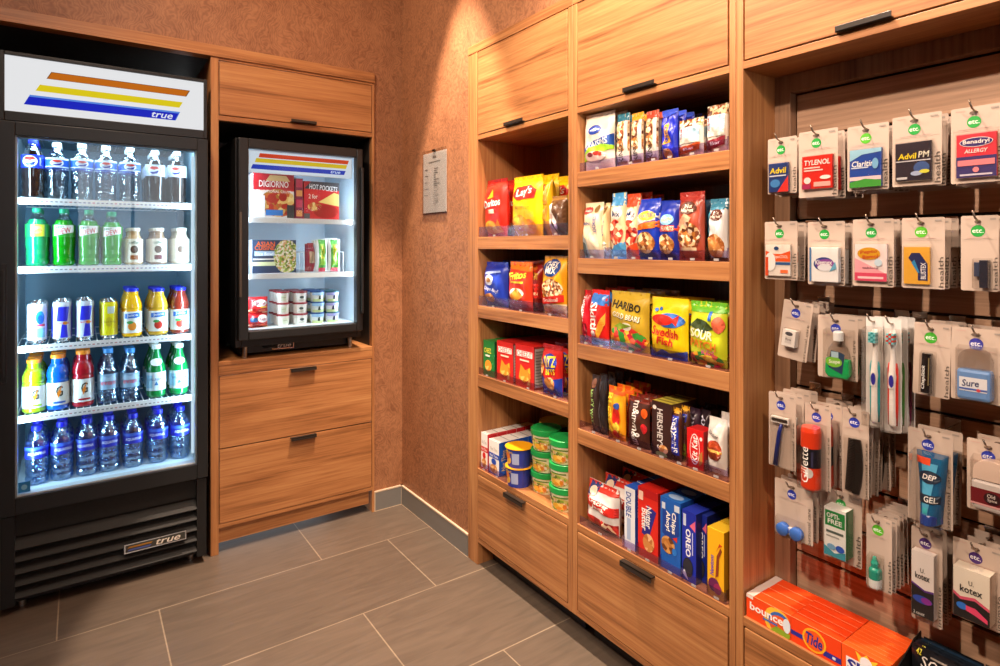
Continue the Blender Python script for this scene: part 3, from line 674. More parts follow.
ZERO = [('r', 0, 0, 1, 1, 'c9d0dc')] + roundel(0.45, 0.5, 0.24, 1.7) + [('t', 'DIET', 0.72, 0.5, 0.07, 0.4, '7a86a0', 90)]
for i, (px, yt) in enumerate(((155, 151), (177, 152))):
    b = soda((0.50, 0.72, 'c9d0dc', ZERO, 2.6), COLA, C('d8dee6', 0.35), hh(px, yt, ZS))
    nm = ['left of the two', 'right of the two'][i]
    drink(b, px, yt, ZS, 3, 'dark diet cola bottle with silver label, %s at the right end' % nm, 'dark diet cola bottle', 'silver-labelled cola, %s' % nm, g)
ZS = FSH[1]; g = 'green soda bottles in the cooler'
GRN1 = C('118a54', 0.12, 'liquid'); GRN2 = C('0f8f16', 0.12, 'liquid'); GCAP = C('1d9a6c', 0.4)
b = soda((0.50, 0.72, '1f9a4c', [('r', 0.30, 0.05, 0.75, 0.95, 'd8de38'), ('e', 0.52, 0.55, 0.16, 0.3, 'f0ec6a'), ('t', 'Sierra', 0.48, 0.5, 0.36, 0.3, 'd84a2a', 20)], 2.6), GRN1, GCAP, hh(37, 208, ZS))
drink(b, 37, 208, ZS, 3, 'teal green soda bottle with yellow label, leftmost on the second shelf', 'teal green soda bottle', 'yellow-labelled green bottle', g)
DEW = [('p', [(0.15, 0.1), (0.85, 0.4), (0.85, 0.95), (0.15, 0.95)], 'f2f2ee'), ('t', 'DEW', 0.5, 0.5, 0.5, 0.42, 'd02a2a', 12, 0.2), ('t', 'Mtn', 0.35, 0.8, 0.3, 0.2, '1a6a2a', 12, 0.2)]
for i, (px, yt) in enumerate(((64, 209), (89, 210), (112, 212))):
    b = soda((0.50, 0.72, '2aa02a', DEW, 2.6), GRN2, GCAP, hh(px, yt, ZS))
    drink(b, px, yt, ZS, 3, 'bright green soda bottle, white and red label, %s from left on shelf two' % DNM[i], 'bright green soda bottle', 'red-lettered green bottle %s from left' % DNM[i], g)
g = 'coffee drink bottles in the cooler'
for i, (px, yt) in enumerate(((134, 228), (158, 228), (181, 228))):
    h = hh(px, yt, ZS)
    col = ['c8a478', '8a6a50', 'e2d2b8'][i]
    LQ = C(col, 0.15, 'liquid')
    p = [(0.85, 0, LQ), (1, 0.03), (1, 0.58), (0.92, 0.68), (0.66, 0.80), (0.62, 0.86), (0.66, 0.94)]
    b = bottle('coffee_bottle', h, 0.031, p, C('e8e0d2', 0.4), 0.0215, (0.06, 0.70, 'eee4d2', [('e', 0.5, 0.55, 0.16, 0.16, '5a4030'), ('r', 0.34, 0.12, 0.66, 0.30, ['a86030', '6a2028', 'e0b090'][i]), ('t', 'coffee', 0.5, 0.85, 0.4, 0.12, '3a6a4a')], 2.6), LQ)
    nm = ['tan', 'brown', 'pale'][i]
    drink(b, px, yt, ZS, 3, 'short %s coffee drink bottle with cream label on the second shelf' % nm, '%s coffee bottle' % nm, 'front %s coffee drink' % nm, g, 0.07)
# cans and juices
ZS = FSH[2]
def can(h, r, col, items):
    root = empty('energy_drink_can', (0, 0, 0), None, None)
    AL = C('c8ccd0', 0.22, 'metal')
    mb = MB(); mb.lathe([(r * 0.80, 0, AL), (r * 0.86, 0.004), (r, 0.012, M(col, 0.25, 'foil')), (r, h - 0.014), (r * 0.9, h - 0.003, AL), (r * 0.9, h), (r * 0.84, h), (r * 0.82, h - 0.004), (0.0005, h - 0.004)], 24, AL, cap=True)
    cyl_art(mb, items, r, 0.012, h - 0.026, 2.8, 'foil'); mb.build('body', root)
    MB().box(-0.006, -0.012, h - 0.0035, 0.006, 0.004, h - 0.002, AL).build('pull_tab', root); return root
RB = [('p', [(0.30, 0.52), (0.70, 0.52), (0.78, 0.95), (0.36, 0.95)], '1d1fc0'), ('p', [(0.44, 0.03), (0.72, 0.03), (0.68, 0.42), (0.50, 0.42)], '2026c8'), ('p', [(0.0, 0.03), (0.1, 0.03), (0.1, 0.95), (0, 0.95)], '1d1fc0'), ('p', [(0.9, 0.03), (1, 0.03), (1, 0.95), (0.9, 0.95)], '1d1fc0'), ('e', 0.62, 0.46, 0.08, 0.05, 'e8b020'), ('t', 'Red Bull', 0.5, 0.46, 0.5, 0.06, 'd02030')]
g = 'slim energy drink cans in the cooler'
for i, (px, yt, col, it, nm) in enumerate(((37, 302, 'e6ecf2', [('e', 0.62, 0.68, 0.16, 0.2, '1f86e0'), ('e', 0.62, 0.62, 0.1, 0.14, '0f50c0'), ('r', 0.5, 0.42, 0.8, 0.48, 'd83a6a'), ('r', 0.5, 0.08, 0.8, 0.36, '7ac0e0')], 'white and sky blue'),
        (62, 300, 'ccd2dc', RB, 'blue silver second'), (85, 299, 'c4cad6', RB, 'blue silver third'), (109, 300, 'e2d31c', [('r', 0.44, 0.72, 0.7, 0.95, 'b8c0b8'), ('e', 0.5, 0.45, 0.13, 0.16, 'c8b414'), ('t', 'Red Bull', 0.5, 0.45, 0.4, 0.06, '8a7a10')], 'yellow'))):
    b = can(hh(px, yt, ZS) - 0.003, 0.029, col, it)
    drink(b, px, yt, ZS, 3, 'slim %s can %s on the third shelf' % (nm, ['leftmost', 'from left', 'from left', 'rightmost'][i]), '%s can' % nm.replace(' second', '').replace(' third', ''), 'front %s can' % nm, g, 0.062, 'can')
g = 'juice bottles in the cooler'
for i, (px, yt, liq, fr, nm) in enumerate(((132, 288, 'eeb012', 'e8902a', 'orange'), (158, 288, 'c89a2c', 'c03020', 'amber apple'), (180, 287, '7a2618', 'c83020', 'dark red'))):
    h = hh(px, yt, ZS); LQ = C(liq, 0.1, 'liquid')
    p = [(0.88, 0, LQ), (1, 0.03), (1, 0.52), (0.94, 0.56), (1.0, 0.60), (0.95, 0.68), (0.74, 0.80), (0.60, 0.86), (0.60, 0.95)]
    b = bottle('juice_bottle', h, 0.035, p, C('1b25c2', 0.35), 0.0225, (0.08, 0.52, 'eef0ea', [('p', [(0.2, 0.68), (0.8, 0.72), (0.8, 0.95), (0.2, 0.9)], '2a6ac8'), ('t', 'Juice', 0.5, 0.82, 0.4, 0.16, 'f4f4f4', 4), ('e', 0.5, 0.32, 0.16, 0.2, fr), ('e', 0.42, 0.5, 0.12, 0.07, '3a9a50')], 2.5), LQ)
    drink(b, px, yt, ZS, 3, '%s juice bottle with white label and blue cap on the third shelf' % nm, '%s juice bottle' % nm, 'front %s juice' % nm, g, 0.075)
ZS = FSH[3]; g = 'sports drink bottles in the cooler'
for i, (px, yt, liq, nm) in enumerate(((34, 359, '94b813', 'lime green'), (58, 354, '0f5ecb', 'bright blue'), (83, 350, 'a81a26', 'deep red'))):
    h = hh(px, yt, ZS); LQ = C(liq, 0.12, 'liquid')
    p = [(0.9, 0, LQ), (1, 0.03), (1, 0.08), (0.97, 0.10), (0.97, 0.50), (1.0, 0.53), (0.93, 0.56), (1.0, 0.60), (0.98, 0.68), (0.8, 0.78), (0.58, 0.83), (0.58, 0.95)]
    b = bottle('sports_drink_bottle', h, 0.0352, p, C('f08a1c', 0.4), 0.0225, (0.09, 0.50, 'e9ede9', [('t', 'G', 0.55, 0.62, 0.22, 0.45, '3a3a36'), ('p', [(0.5, 0.3), (0.62, 0.62), (0.56, 0.62), (0.64, 0.9), (0.48, 0.55), (0.55, 0.55)], 'f08a1c'), ('r', 0.35, 0.08, 0.75, 0.16, liq)], 2.6), LQ)
    drink(b, px, yt, ZS, 3, '%s sports drink bottle with orange cap on the fourth shelf' % nm, '%s sports drink' % nm, 'front %s sports drink' % nm, g, 0.08)
g = 'still water bottles on the fourth shelf'
for i, (px, yt) in enumerate(((108, 348), (130, 348))):
    h = hh(px, yt, ZS)
    p = [(0.85, 0, WATB), (1, 0.03), (1, 0.22), (0.95, 0.25), (1, 0.28), (1, 0.52), (0.92, 0.62), (0.6, 0.78), (0.42, 0.85), (0.42, 0.93)]
    b = bottle('water_bottle', h, 0.0335, p, C('3f92e0', 0.35), 0.0165, (0.26, 0.54, '8fb4d4', [('t', 'evian', 0.5, 0.45, 0.55, 0.3, 'd85a74'), ('p', [(0.1, 0.55), (0.3, 0.9), (0.45, 0.65), (0.65, 0.95), (0.9, 0.55)], 'a9c6e0')], 2.6))
    nm = ['left', 'right'][i]
    drink(b, px, yt, ZS, 3, 'clear still water bottle with pink lettering, %s of the pair' % nm, 'still water bottle', '%s pink-lettered water' % nm, g, 0.072)
g = 'green glass mineral water bottles'
GG = C('0d7a3a', 0.08, 'liquid')
for i, (px, yt) in enumerate(((156, 344), (179, 343))):
    h = hh(px, yt, ZS)
    p = [(0.9, 0, GG), (1, 0.03), (1, 0.48), (0.93, 0.58), (0.62, 0.74), (0.42, 0.84), (0.40, 0.93)]
    b = bottle('mineral_water_bottle', h, 0.0345, p, C('e6efee', 0.3), 0.0165, (0.13, 0.48, 'd6e6ee', [('r', 0.05, 0.15, 0.35, 0.85, '8ac4de'), ('t', 'S.PELLEGRINO', 0.5, 0.62, 0.6, 0.12, '2a5a9a'), ('p', [(0.42, 0.3), (0.58, 0.3), (0.5, 0.52)], '2a6aa8')], 2.6))
    mb = MB(); SFo = lambda u, v, o: ((0.0275 + o) * math.sin((u - 0.5) * 1.6), -(0.0275 + o) * math.cos((u - 0.5) * 1.6) + (v - 0.5) * 0.014, h * (0.60 + 0.14 * v))
    art(mb, [('e', 0.5, 0.5, 0.48, 0.48, 'eef4f6')], SFo, 0.04, 0.035, curved=0.2); mb.build('neck_label', b)
    nm = ['left', 'right'][i]
    drink(b, px, yt, ZS, 3, 'green glass mineral water bottle with white cap, %s of the pair' % nm, 'green mineral water bottle', '%s green glass bottle' % nm, g, 0.072)
ZS = 0.4026; g = 'water bottles on the cooler floor'
NUM = ['leftmost', 'second from left', 'third from left', 'fourth from left', 'fifth from left', 'second from right', 'rightmost']
for i, (px, yt) in enumerate(((37, 424), (62, 420), (87, 417), (109, 414), (133, 412), (158, 408), (180, 405))):
    h = hh(px, yt, ZS) - 0.004
    p = [(0.82, 0, BLUB), (0.97, 0.03), (1, 0.10), (0.92, 0.15), (1, 0.20), (0.93, 0.27), (1, 0.34), (1, 0.62), (0.95, 0.70), (0.7, 0.80), (0.44, 0.87), (0.44, 0.93)]
    b = bottle('water_bottle', h, 0.035, p, C('161ec6', 0.35), 0.0165, (0.46, 0.66, '1a2ac0', [('p', [(0, 0.75), (0.2, 0.9), (0.5, 0.7), (0.8, 0.95), (1, 0.8), (1, 1), (0, 1)], '3a62d8'), ('t', 'AQUAFINA', 0.5 + 0.08 * math.sin(i * 2.3), 0.42, 0.62, 0.30, 'e6f0ff')], 2.5))
    drink(b, px, yt, ZS, 3, 'blue-labelled water bottle %s on the cooler floor' % NUM[i], 'blue-labelled water bottle', 'floor water bottle %s' % NUM[i], g, 0.075)

# ---- frozen food --------------------------------------------------------------------------------
MYF = 2.70
def frozen(fn, xl, xr, yt, zb, n, pitch, label, noun, short, cat, group, Y=MYF):
    xa, z = PB(xl, yt, Y); xb, _ = PB(xr, yt, Y); zt = PB((xl + xr) / 2, yt, Y)[1]
    o = fn(xb - xa, zt - zb); o.location = ((xa + xb) / 2, Y, zb)
    return lane(o, (0, pitch, 0), n, label, noun, short, cat, group)
PIZ = [('p', [(0, 0.62), (1, 0.62), (1, 1), (0, 1)], 'c4202c'), ('e', 0.62, 0.34, 0.46, 0.32, '@pizza'), ('e', 0.45, 0.44, 0.11, 0.11, 'a8281e'), ('e', 0.72, 0.48, 0.1, 0.1, 'a8281e'), ('r', 0, 0.66, 1, 0.80, 'b81c28'),
       ('t', 'DIGIORNO', 0.5, 0.77, 0.72, 0.15, 'fff4ee'), ('t', 'TRADITIONAL CRUST', 0.5, 0.60, 0.84, 0.06, 'f4e4d8'), ('r', 0.3, 0.05, 0.72, 0.18, '2a78c8'), ('r', 0.82, 0.0, 1.0, 0.3, '3a3a3c'), ('r', 0.0, 0.0, 0.28, 0.5, 'eceff2'), ('p', [(0.3, 0.84), (0.9, 0.84), (0.8, 0.97), (0.4, 0.97)], 'e8c080')]
frozen(lambda w, h: carton('pizza_box', w, h, 0.045, 'e6e2e0', PIZ, sidecol='eef0f2'), 253, 294, 174, MSH[0], 3, 0.05, 'frozen pizza box with red band on the top freezer shelf', 'frozen pizza box', 'front red-banded pizza box', 'box', 'frozen pizza boxes')
frozen(lambda w, h: carton('frozen_snack_box', w, h, 0.16, '8a2a4a', [('r', 0.1, 0.55, 0.9, 0.95, 'c83a5a'), ('r', 0.1, 0.1, 0.9, 0.4, 'e09a5a')]), 295.5, 303, 198.5, MSH[0], 1, 0, 'narrow maroon frozen snack box, lower of two between the pizza boxes', '', '', 'box', 'maroon frozen snack boxes')
o = frozen(lambda w, h: carton('frozen_snack_box', w, h, 0.16, '8a2a4a', [('r', 0.1, 0.55, 0.9, 0.95, 'c83a5a'), ('r', 0.1, 0.1, 0.9, 0.4, 'e09a5a')]), 295.5, 303, 198.5, MSH[0], 1, 0, 'narrow maroon frozen snack box, upper of two between the pizza boxes', '', '', 'box', 'maroon frozen snack boxes')
o.location.z += PB(299, 198.5, MYF)[1] - MSH[0] + 0.001
HOT = [('p', [(0, 0.8), (0.2, 1), (1, 1), (1, 0.78)], '4a4a4e'), ('t', 'HOT POCKETS', 0.55, 0.84, 0.8, 0.14, 'ffffff', -4), ('p', [(0.4, 0.45), (1.0, 0.35), (1.0, 0.68), (0.85, 0.72)], 'eed078'), ('e', 0.62, 0.2, 0.36, 0.18, 'a82018'), ('e', 0.3, 0.32, 0.2, 0.12, '@pizza'), ('t', '2 for', 0.25, 0.60, 0.25, 0.12, 'fff0e0'), ('r', 0, 0, 0.16, 0.14, '5a5a5e')]
frozen(lambda w, h: carton('frozen_sandwich_box', w, h, 0.05, 'd02a2c', HOT, sidecol='eef0f2'), 304, 339, 182, MSH[0], 3, 0.055, 'red frozen sandwich box with grey top on the top freezer shelf', 'red frozen sandwich box', 'front red sandwich box', 'box', 'frozen sandwich boxes')
LEAN = [('r', 0, 0, 1, 1, '2c3f5c'), ('e', 0.78, 0.5, 0.3, 0.52, '@salad'), ('t', 'ASIAN', 0.30, 0.88, 0.42, 0.14, 'f06a2a'), ('t', 'CUISINE', 0.28, 0.76, 0.44, 0.13, 'f06a2a'), ('r', 0.05, 0.52, 0.5, 0.66, 'a9c4e0'), ('t', 'Rice Bowl', 0.27, 0.58, 0.4, 0.1, 'ffffff'), ('r', 0.0, 0.22, 0.52, 0.34, 'd8e0b0'), ('r', 0.02, 0.4, 0.5, 0.44, 'e8e4dc')]
frozen(lambda w, h: carton('frozen_meal_box', w, h, 0.05, 'e8ecee', LEAN), 252, 296, 240, MSH[1], 3, 0.055, 'navy frozen meal box with a rice bowl picture on the middle freezer shelf', 'navy frozen meal box', 'front navy meal box', 'box', 'frozen meal boxes', 2.705)
TUBE = [('r', 0.18, 0.05, 0.82, 0.98, '4aa83c'), ('r', 0.3, 0.2, 0.7, 0.85, '9ad04a'), ('t', 'POP', 0.5, 0.6, 0.3, 0.4, 'f4d020', 90), ('r', 0.2, 0.0, 0.8, 0.12, 'd8304a')]
for i, (a, b) in enumerate(((317, 328), (329, 341))):
    nm = ['left', 'right'][i]
    frozen(lambda w, h: bag('frozen_treat_bag', w, h, 0.03, 'eef0f0', TUBE, seed=i), a, b, 239, MSH[1], 3, 0.035, 'narrow green and white frozen treat bag, %s of two in the wire rack' % nm, 'green frozen treat bag', '%s green treat bag' % nm, 'bag', 'green frozen treat bags', 2.71)
frozen(lambda w, h: bag('frozen_treat_bag', w, h, 0.03, 'a83040', [('r', 0.2, 0.3, 0.8, 0.7, 'd0b090')], seed=5), 308, 316, 243, MSH[1], 2, 0.035, 'dark red frozen treat bag left of the green ones', 'dark red frozen treat bag', 'dark red treat bag', 'bag', 'dark red frozen treat bags', 2.75)
DIB = [('e', 0.55, 0.62, 0.36, 0.22, 'f6f0ee'), ('t', 'Dibs', 0.55, 0.62, 0.5, 0.2, 'd84a7a', 0), ('r', 0.55, 0.32, 0.9, 0.42, 'f0c030'), ('p', [(0, 0), (1, 0), (1, 0.2), (0, 0.28)], '@redbits')]
DIB2 = [('e', 0.70, 0.6, 0.28, 0.26, 'f6f0ee'), ('t', 'Dibs', 0.72, 0.58, 0.4, 0.2, 'c83a5a'), ('r', 0.05, 0.4, 0.42, 0.68, '1a5a90'), ('p', [(0, 0), (1, 0), (1, 0.25), (0, 0.3)], '@redbits')]
hb = PB(258, 313, 2.705)[1] - 0.9066
frozen(lambda w, h: bag('ice_cream_bites_bag', w, hb, 0.05, 'd0262c', DIB2, seed=8), 249.5, 269, 313, 0.9066, 2, 0.055, 'red ice cream bites bag with blue square, lower of two on the freezer floor', 'red ice cream bites bag', 'lower red bag', 'bag', 'red ice cream bites bags', 2.705)
o = frozen(lambda w, h: bag('ice_cream_bites_bag', w, hb * 1.08, 0.045, 'd0262c', DIB, seed=9), 249.5, 269, 313, 0.9066, 1, 0.055, 'red ice cream bites bag with white oval, upper of two on the freezer floor', '', '', 'bag', 'red ice cream bites bags', 2.705)
o.location.z = 0.9066 + hb * 0.985
def tub(w, h, lid, items, body='eceae4'):
    root = empty('ice_cream_tub', (0, 0, 0), None, None); r = w / 2
    mb = MB(); mb.lathe([(r * 0.84, 0), (r * 0.97, h * 0.86)], 24, M(body, 0.4)); 
    def SF(u, v, o):
        a = (u - 0.5) * 2.2; rr = r * (0.84 + 0.13 * v) + o; return (rr * math.sin(a), -rr * math.cos(a), h * 0.86 * v)
    art(mb, items, SF, r * 2.2, h * 0.86, curved=0.15); mb.build('cup', root)
    MB().lathe([(r * 0.98, h * 0.84), (r * 1.0, h * 0.86), (r * 1.0, h * 0.975), (r * 0.96, h * 0.995), (r * 0.9, h * 0.985), (0.0005, h * 0.985)], 24, M(lid, 0.4)).build('lid', root); return root
TUBC = [(276, 289, '9a2a34', 'ebe9e0', [('r', 0.3, 0.2, 0.7, 0.75, 'd9e0c8'), ('r', 0.35, 0.5, 0.65, 0.56, 'a8b090')], 'plain white tub with red lid'),
        (292.5, 307, '8a2634', 'efede8', [('e', 0.5, 0.55, 0.14, 0.14, '4a5a5a'), ('r', 0.3, 0.2, 0.7, 0.3, 'c8d0c0')], 'white tub with red lid and dark cow mark'),
        (310, 323.5, '1f4a8a', 'dfe8ea', [('r', 0, 0, 1, 0.3, 'c6d89a'), ('r', 0, 0.7, 1, 1, '9cc4e8'), ('p', [(0.42, 0.25), (0.6, 0.25), (0.55, 0.68), (0.45, 0.6)], '2a3a34')], 'pale green and blue tub with navy lid'),
        (325, 338, '1d5a6a', 'e2e4ee', [('r', 0, 0, 1, 0.28, 'c6d89a'), ('r', 0, 0.7, 1, 1, 'a8a8e0'), ('p', [(0.4, 0.25), (0.6, 0.25), (0.56, 0.75), (0.45, 0.65)], '2a2a4a')], 'pale lilac and green tub with teal lid')]
for ci, (a, b, lid, body, items, nm) in enumerate(TUBC):
    xa, zt = PB(a, 290, 2.74); xb, _ = PB(b, 290, 2.74); w = (xb - xa) * 1.03; H3 = (PB((a + b) / 2, 291.5 - 0.5 * (ci > 1), 2.705)[1] - 0.9066) / 3
    base = tub(w, H3, lid, items, body)
    for k in range(3):
        for dpt in range(3):
            o = base if (k == 0 and dpt == 0) else copy_tree(base)
            o.location = ((xa + xb) / 2 + random.uniform(-.001, .001), 2.705 + w / 2 + dpt * w * 1.04, 0.9066 + k * H3); o.rotation_euler = (0, 0, random.uniform(-0.15, 0.15))
            lv = ['bottom', 'middle', 'top'][k]
            prop(o, ('%s, %s of its stack' % (nm, lv)) if dpt == 0 else '%s, %s of the %s stack back' % (nm, lv, ORD[dpt]), 'tub', 'ice cream tubs on the freezer floor')
# ================================================================== snacks on the right-hand shelves
def snack(fn, xl, xr, yt, zb, n, pitch, label, noun, short, cat, group, X=1.31, yaw=0, ym=None):
    pm = (xl + xr) / 2
    d = getattr(fn, 'd', 0)
    if X == 1.31: X = 1.2965 if d else 1.300
    XC = X + d / 2                       # the outline of a bag lies in its middle plane, that of a box in its front
    ya = PR(xl, yt, XC)[0]; yb = PR(xr, yt, XC)[0]; zt = PR(pm, yt, XC)[1]
    hi, lo = (1.9725, 1.4445) if pm < 572 else (1.3955, 0.8625)
    if yaw: hi -= 0.005; lo += 0.005
    ya, yb = min(ya, hi), max(yb, lo)
    o = fn(ya - yb, zt - zb); o.location = (X, (ya + yb) / 2, zb + 0.0006); o.rotation_euler = (0, 0, RW + R(yaw))
    return lane(o, (pitch, 0, 0), n, label, noun, short, cat, group)
def B(name, d, body, front, **k):
    f = lambda w, h: bag(name, w, h, d, body, front, **k)
    f.d = d; return f
def K(name, d, body, front, **k): return lambda w, h: carton(name, w, h, d, body, front, **k)
S1, S2, S3, S4 = SH1[0], SH1[1], SH1[2], DECK
# narrow cabinet, first shelf
g = 'chip bags on the first shelf of the narrow cabinet'
DOR = [('p', [(0, 0.88), (1, 0.95), (1, 1), (0, 1)], 'b01810'), ('t', 'Doritos', 0.5, 0.58, 0.8, 0.13, 'f4f0e8', 6, 0.1, 0.05), ('p', [(0.30, 0.66), (0.5, 0.82), (0.62, 0.68)], 'f0a020'), ('r', 0.36, 0.40, 0.68, 0.47, 'f6e6c8'), ('e', 0.42, 0.16, 0.3, 0.12, '@chips'), ('p', [(0.5, 0.05), (0.95, 0.08), (0.8, 0.3)], '@chips')]
snack(B('chip_bag', 0.06, 'd8281a', DOR), 480.5, 508, 180, S1, 3, 0.078, 'red tortilla chip bag at the left of the narrow cabinet first shelf', 'red tortilla chip bag', 'front red chip bag', 'bag', g, yaw=-2)
LAY = [('p', [(0, 0.9), (1, 0.9), (1, 1), (0, 1)], 'e6b400'), ('p', [(0.12, 0.68), (0.25, 0.82), (0.75, 0.84), (0.92, 0.75), (0.86, 0.62), (0.3, 0.60)], 'd82a20'), ('t', "Lay's", 0.52, 0.72, 0.62, 0.16, 'fff8ee', 6, 0.2, 0.04), ('e', 0.35, 0.22, 0.28, 0.14, '@chips'), ('e', 0.68, 0.16, 0.22, 0.12, '@chips'), ('r', 0.25, 0.46, 0.75, 0.50, 'c89400')]
snack(B('chip_bag', 0.055, 'f4c80c', LAY), 515, 543, 176, S1, 3, 0.075, 'yellow potato chip bag with red ribbon, centre of the first shelf', 'yellow potato chip bag', 'front yellow chip bag', 'bag', g, yaw=1)
snack(B('chip_bag', 0.05, 'e0a81a', [('r', 0, 0.86, 1, 1, 'f0c414'), ('e', 0.5, 0.5, 0.4, 0.3, 'b8862a')]), 547, 553, 176, S1, 1, 0.07, 'golden chip bag half hidden between yellow and brown bags', 'golden chip bag', 'half hidden golden bag', 'bag', g, X=1.325)
POP = [('p', [(0, 0), (0.55, 0), (0.95, 0.75), (0, 0.75)], 'efe6da'), ('p', [(0.5, 0), (1, 0), (1, 0.9), (0.2, 0.88), (0.42, 0.6)], '5a3a22'), ('p', [(0.12, 0.75), (0.26, 0.82), (0.75, 0.2), (0.62, 0.12)], 'f4efe8'), ('t', '50%', 0.28, 0.48, 0.28, 0.12, 'a83020')]
snack(B('chip_bag', 0.055, '8a6232', POP), 552.5, 567.5, 196, S1, 3, 0.073, 'brown and white snack bag at the right of the first shelf', 'brown and white snack bag', 'front brown snack bag', 'bag', g)
# second shelf
g = 'snack bags on the second shelf of the narrow cabinet'
SUN = [('p', [(0, 0.82), (1, 0.88), (1, 1), (0, 1)], '1c2f9a'), ('e', 0.42, 0.60, 0.18, 0.12, 'dfe6f4'), ('e', 0.42, 0.60, 0.09, 0.06, 'b88a5a'), ('t', 'Chips Ahoy!', 0.5, 0.38, 0.7, 0.10, 'eef2fa', -8, 0.2), ('p', [(0.2, 0.72), (0.9, 0.78), (0.85, 0.82), (0.2, 0.78)], '9ab0e8'), ('e', 0.45, 0.2, 0.22, 0.1, '@cookie')]
snack(B('cookie_bag', 0.065, '2440b8', SUN), 480, 508.5, 262, S2, 3, 0.08, 'blue cookie bag with white swirl, left end of the second shelf', 'blue cookie bag', 'front blue cookie bag', 'bag', g)
FRI_ = [('p', [(0, 0.86), (1, 0.80), (1, 1), (0, 1)], 'f07818'), ('t', 'Fritos', 0.5, 0.72, 0.8, 0.16, 'f6d838', 8, 0.2, 0.05), ('r', 0.2, 0.56, 0.8, 0.60, 'f6d838'), ('e', 0.5, 0.36, 0.32, 0.1, 'f4ece0'), ('p', [(0.2, 0.28), (0.5, 0.46), (0.8, 0.30), (0.5, 0.2)], '@chips'), ('r', 0.0, 0.06, 1, 0.14, 'b01810')]
snack(B('chip_bag', 0.05, 'e03a1a', FRI_), 511, 533, 262, S2, 3, 0.066, 'orange red chip bag with yellow lettering on the second shelf', 'orange red chip bag', 'front yellow-lettered bag', 'bag', g)
snack(B('chip_bag', 0.05, '8c1a12', [('t', 'HOT', 0.5, 0.75, 0.7, 0.14, 'e0c040'), ('r', 0, 0.3, 1, 0.6, 'd8241a'), ('r', 0.1, 0.36, 0.9, 0.42, 'f0c8a0')]), 537.5, 543, 265, S2, 1, 0.06, 'dark red chip bag squeezed between orange and yellow bags', 'dark red chip bag', 'squeezed dark red bag', 'bag', g, X=1.318)
CHEX = [('p', [(0, 0.2), (1, 0.2), (1, 0.0), (0, 0.0)], 'f0d8a8'), ('e', 0.5, 0.80, 0.38, 0.15, '1c3f80'), ('t', 'CHEX', 0.5, 0.85, 0.56, 0.11, 'f4ecd8'), ('t', 'MIX', 0.5, 0.75, 0.46, 0.10, 'f4ecd8'), ('e', 0.55, 0.45, 0.42, 0.17, '@mix'), ('p', [(0.02, 0.16), (0.98, 0.24), (0.98, 0.36), (0.02, 0.28)], 'd8261e'), ('t', 'Traditional', 0.5, 0.26, 0.7, 0.06, 'fbeee0', 5), ('e', 0.4, 0.08, 0.3, 0.07, '@cashew')]
snack(B('snack_mix_bag', 0.055, 'f0a81e', CHEX), 545, 567.5, 256, S2, 3, 0.072, 'golden snack mix bag with blue badge, right end of the second shelf', 'golden snack mix bag', 'front snack mix bag', 'bag', g)
# third shelf
g = 'cracker boxes on the third shelf of the narrow cabinet'
def CHZ(c): return [('r', 0, 0.92, 1, 1, c), ('r', 0.08, 0.72, 0.92, 0.86, 'fbf4ec'), ('t', 'CHEEZ-IT', 0.5, 0.79, 0.80, 0.12, c, 0, 0, 0.01), ('r', 0.25, 0.62, 0.75, 0.66, 'f4dcc0'), ('p', [(0.2, 0.2), (0.5, 0.12), (0.85, 0.25), (0.8, 0.5), (0.55, 0.42), (0.3, 0.54)], '@chips'), ('p', [(0.62, 0.08), (0.82, 0.05), (0.8, 0.25)], '@cookie')]
NUT = [('r', 0.06, 0.05, 0.94, 0.95, 'a8a29c')] + [('r', 0.1, 0.1 + i * 0.07, 0.9, 0.12 + i * 0.07, '6a6460') for i in range(12)]
snack(K('cracker_box', 0.055, '1d7a34', [('t', 'CHEEZ', 0.4, 0.72, 0.6, 0.14, 'f0e040'), ('e', 0.45, 0.3, 0.3, 0.16, '@chips'), ('r', 0.2, 0.55, 0.6, 0.6, 'f0f0e0')], sidecol='14512a'), 483.5, 494.5, 341, S3, 4, 0.06, 'green cracker box at the left end of the third shelf', 'green cracker box', 'front green box', 'box', g)
snack(K('cracker_box', 0.058, 'd4221c', CHZ('d4221c'), side=NUT, sidecol='8c2a26', topcol='b01c18'), 497, 513, 342, S3, 4, 0.061, 'red cheese cracker box beside the green box on the third shelf', 'red cheese cracker box', 'left red cracker box', 'box', g)
snack(K('cracker_box', 0.058, 'd4221c', CHZ('d4221c'), side=NUT, sidecol='8c2a26', topcol='c81f1a'), 515.5, 534, 345.5, S3, 4, 0.061, 'red cheese cracker box with grey side panel on the third shelf', 'red cracker box', 'grey-sided cracker box', 'box', g)
RITZ = [('p', [(0, 0), (1, 0), (1, 0.38), (0.5, 0.30), (0, 0.42)], '1c3aa8'), ('e', 0.55, 0.66, 0.34, 0.18, '1c3aa8'), ('t', 'RITZ', 0.55, 0.68, 0.6, 0.22, 'f6d028', 6, 0, 0.05), ('t', 'BITS', 0.6, 0.48, 0.5, 0.12, 'f6d028', 6, 0, 0.05), ('e', 0.58, 0.24, 0.25, 0.13, '@cashew'), ('e', 0.1, 0.55, 0.14, 0.2, '@cashew'), ('r', 0, 0.92, 1, 1, 'a81818')]
snack(B('cracker_bag', 0.045, 'c8241e', RITZ), 544, 563, 345, S3, 4, 0.058, 'red and blue cracker bag with yellow letters on the third shelf', 'red and blue cracker bag', 'front red and blue bag', 'bag', g)
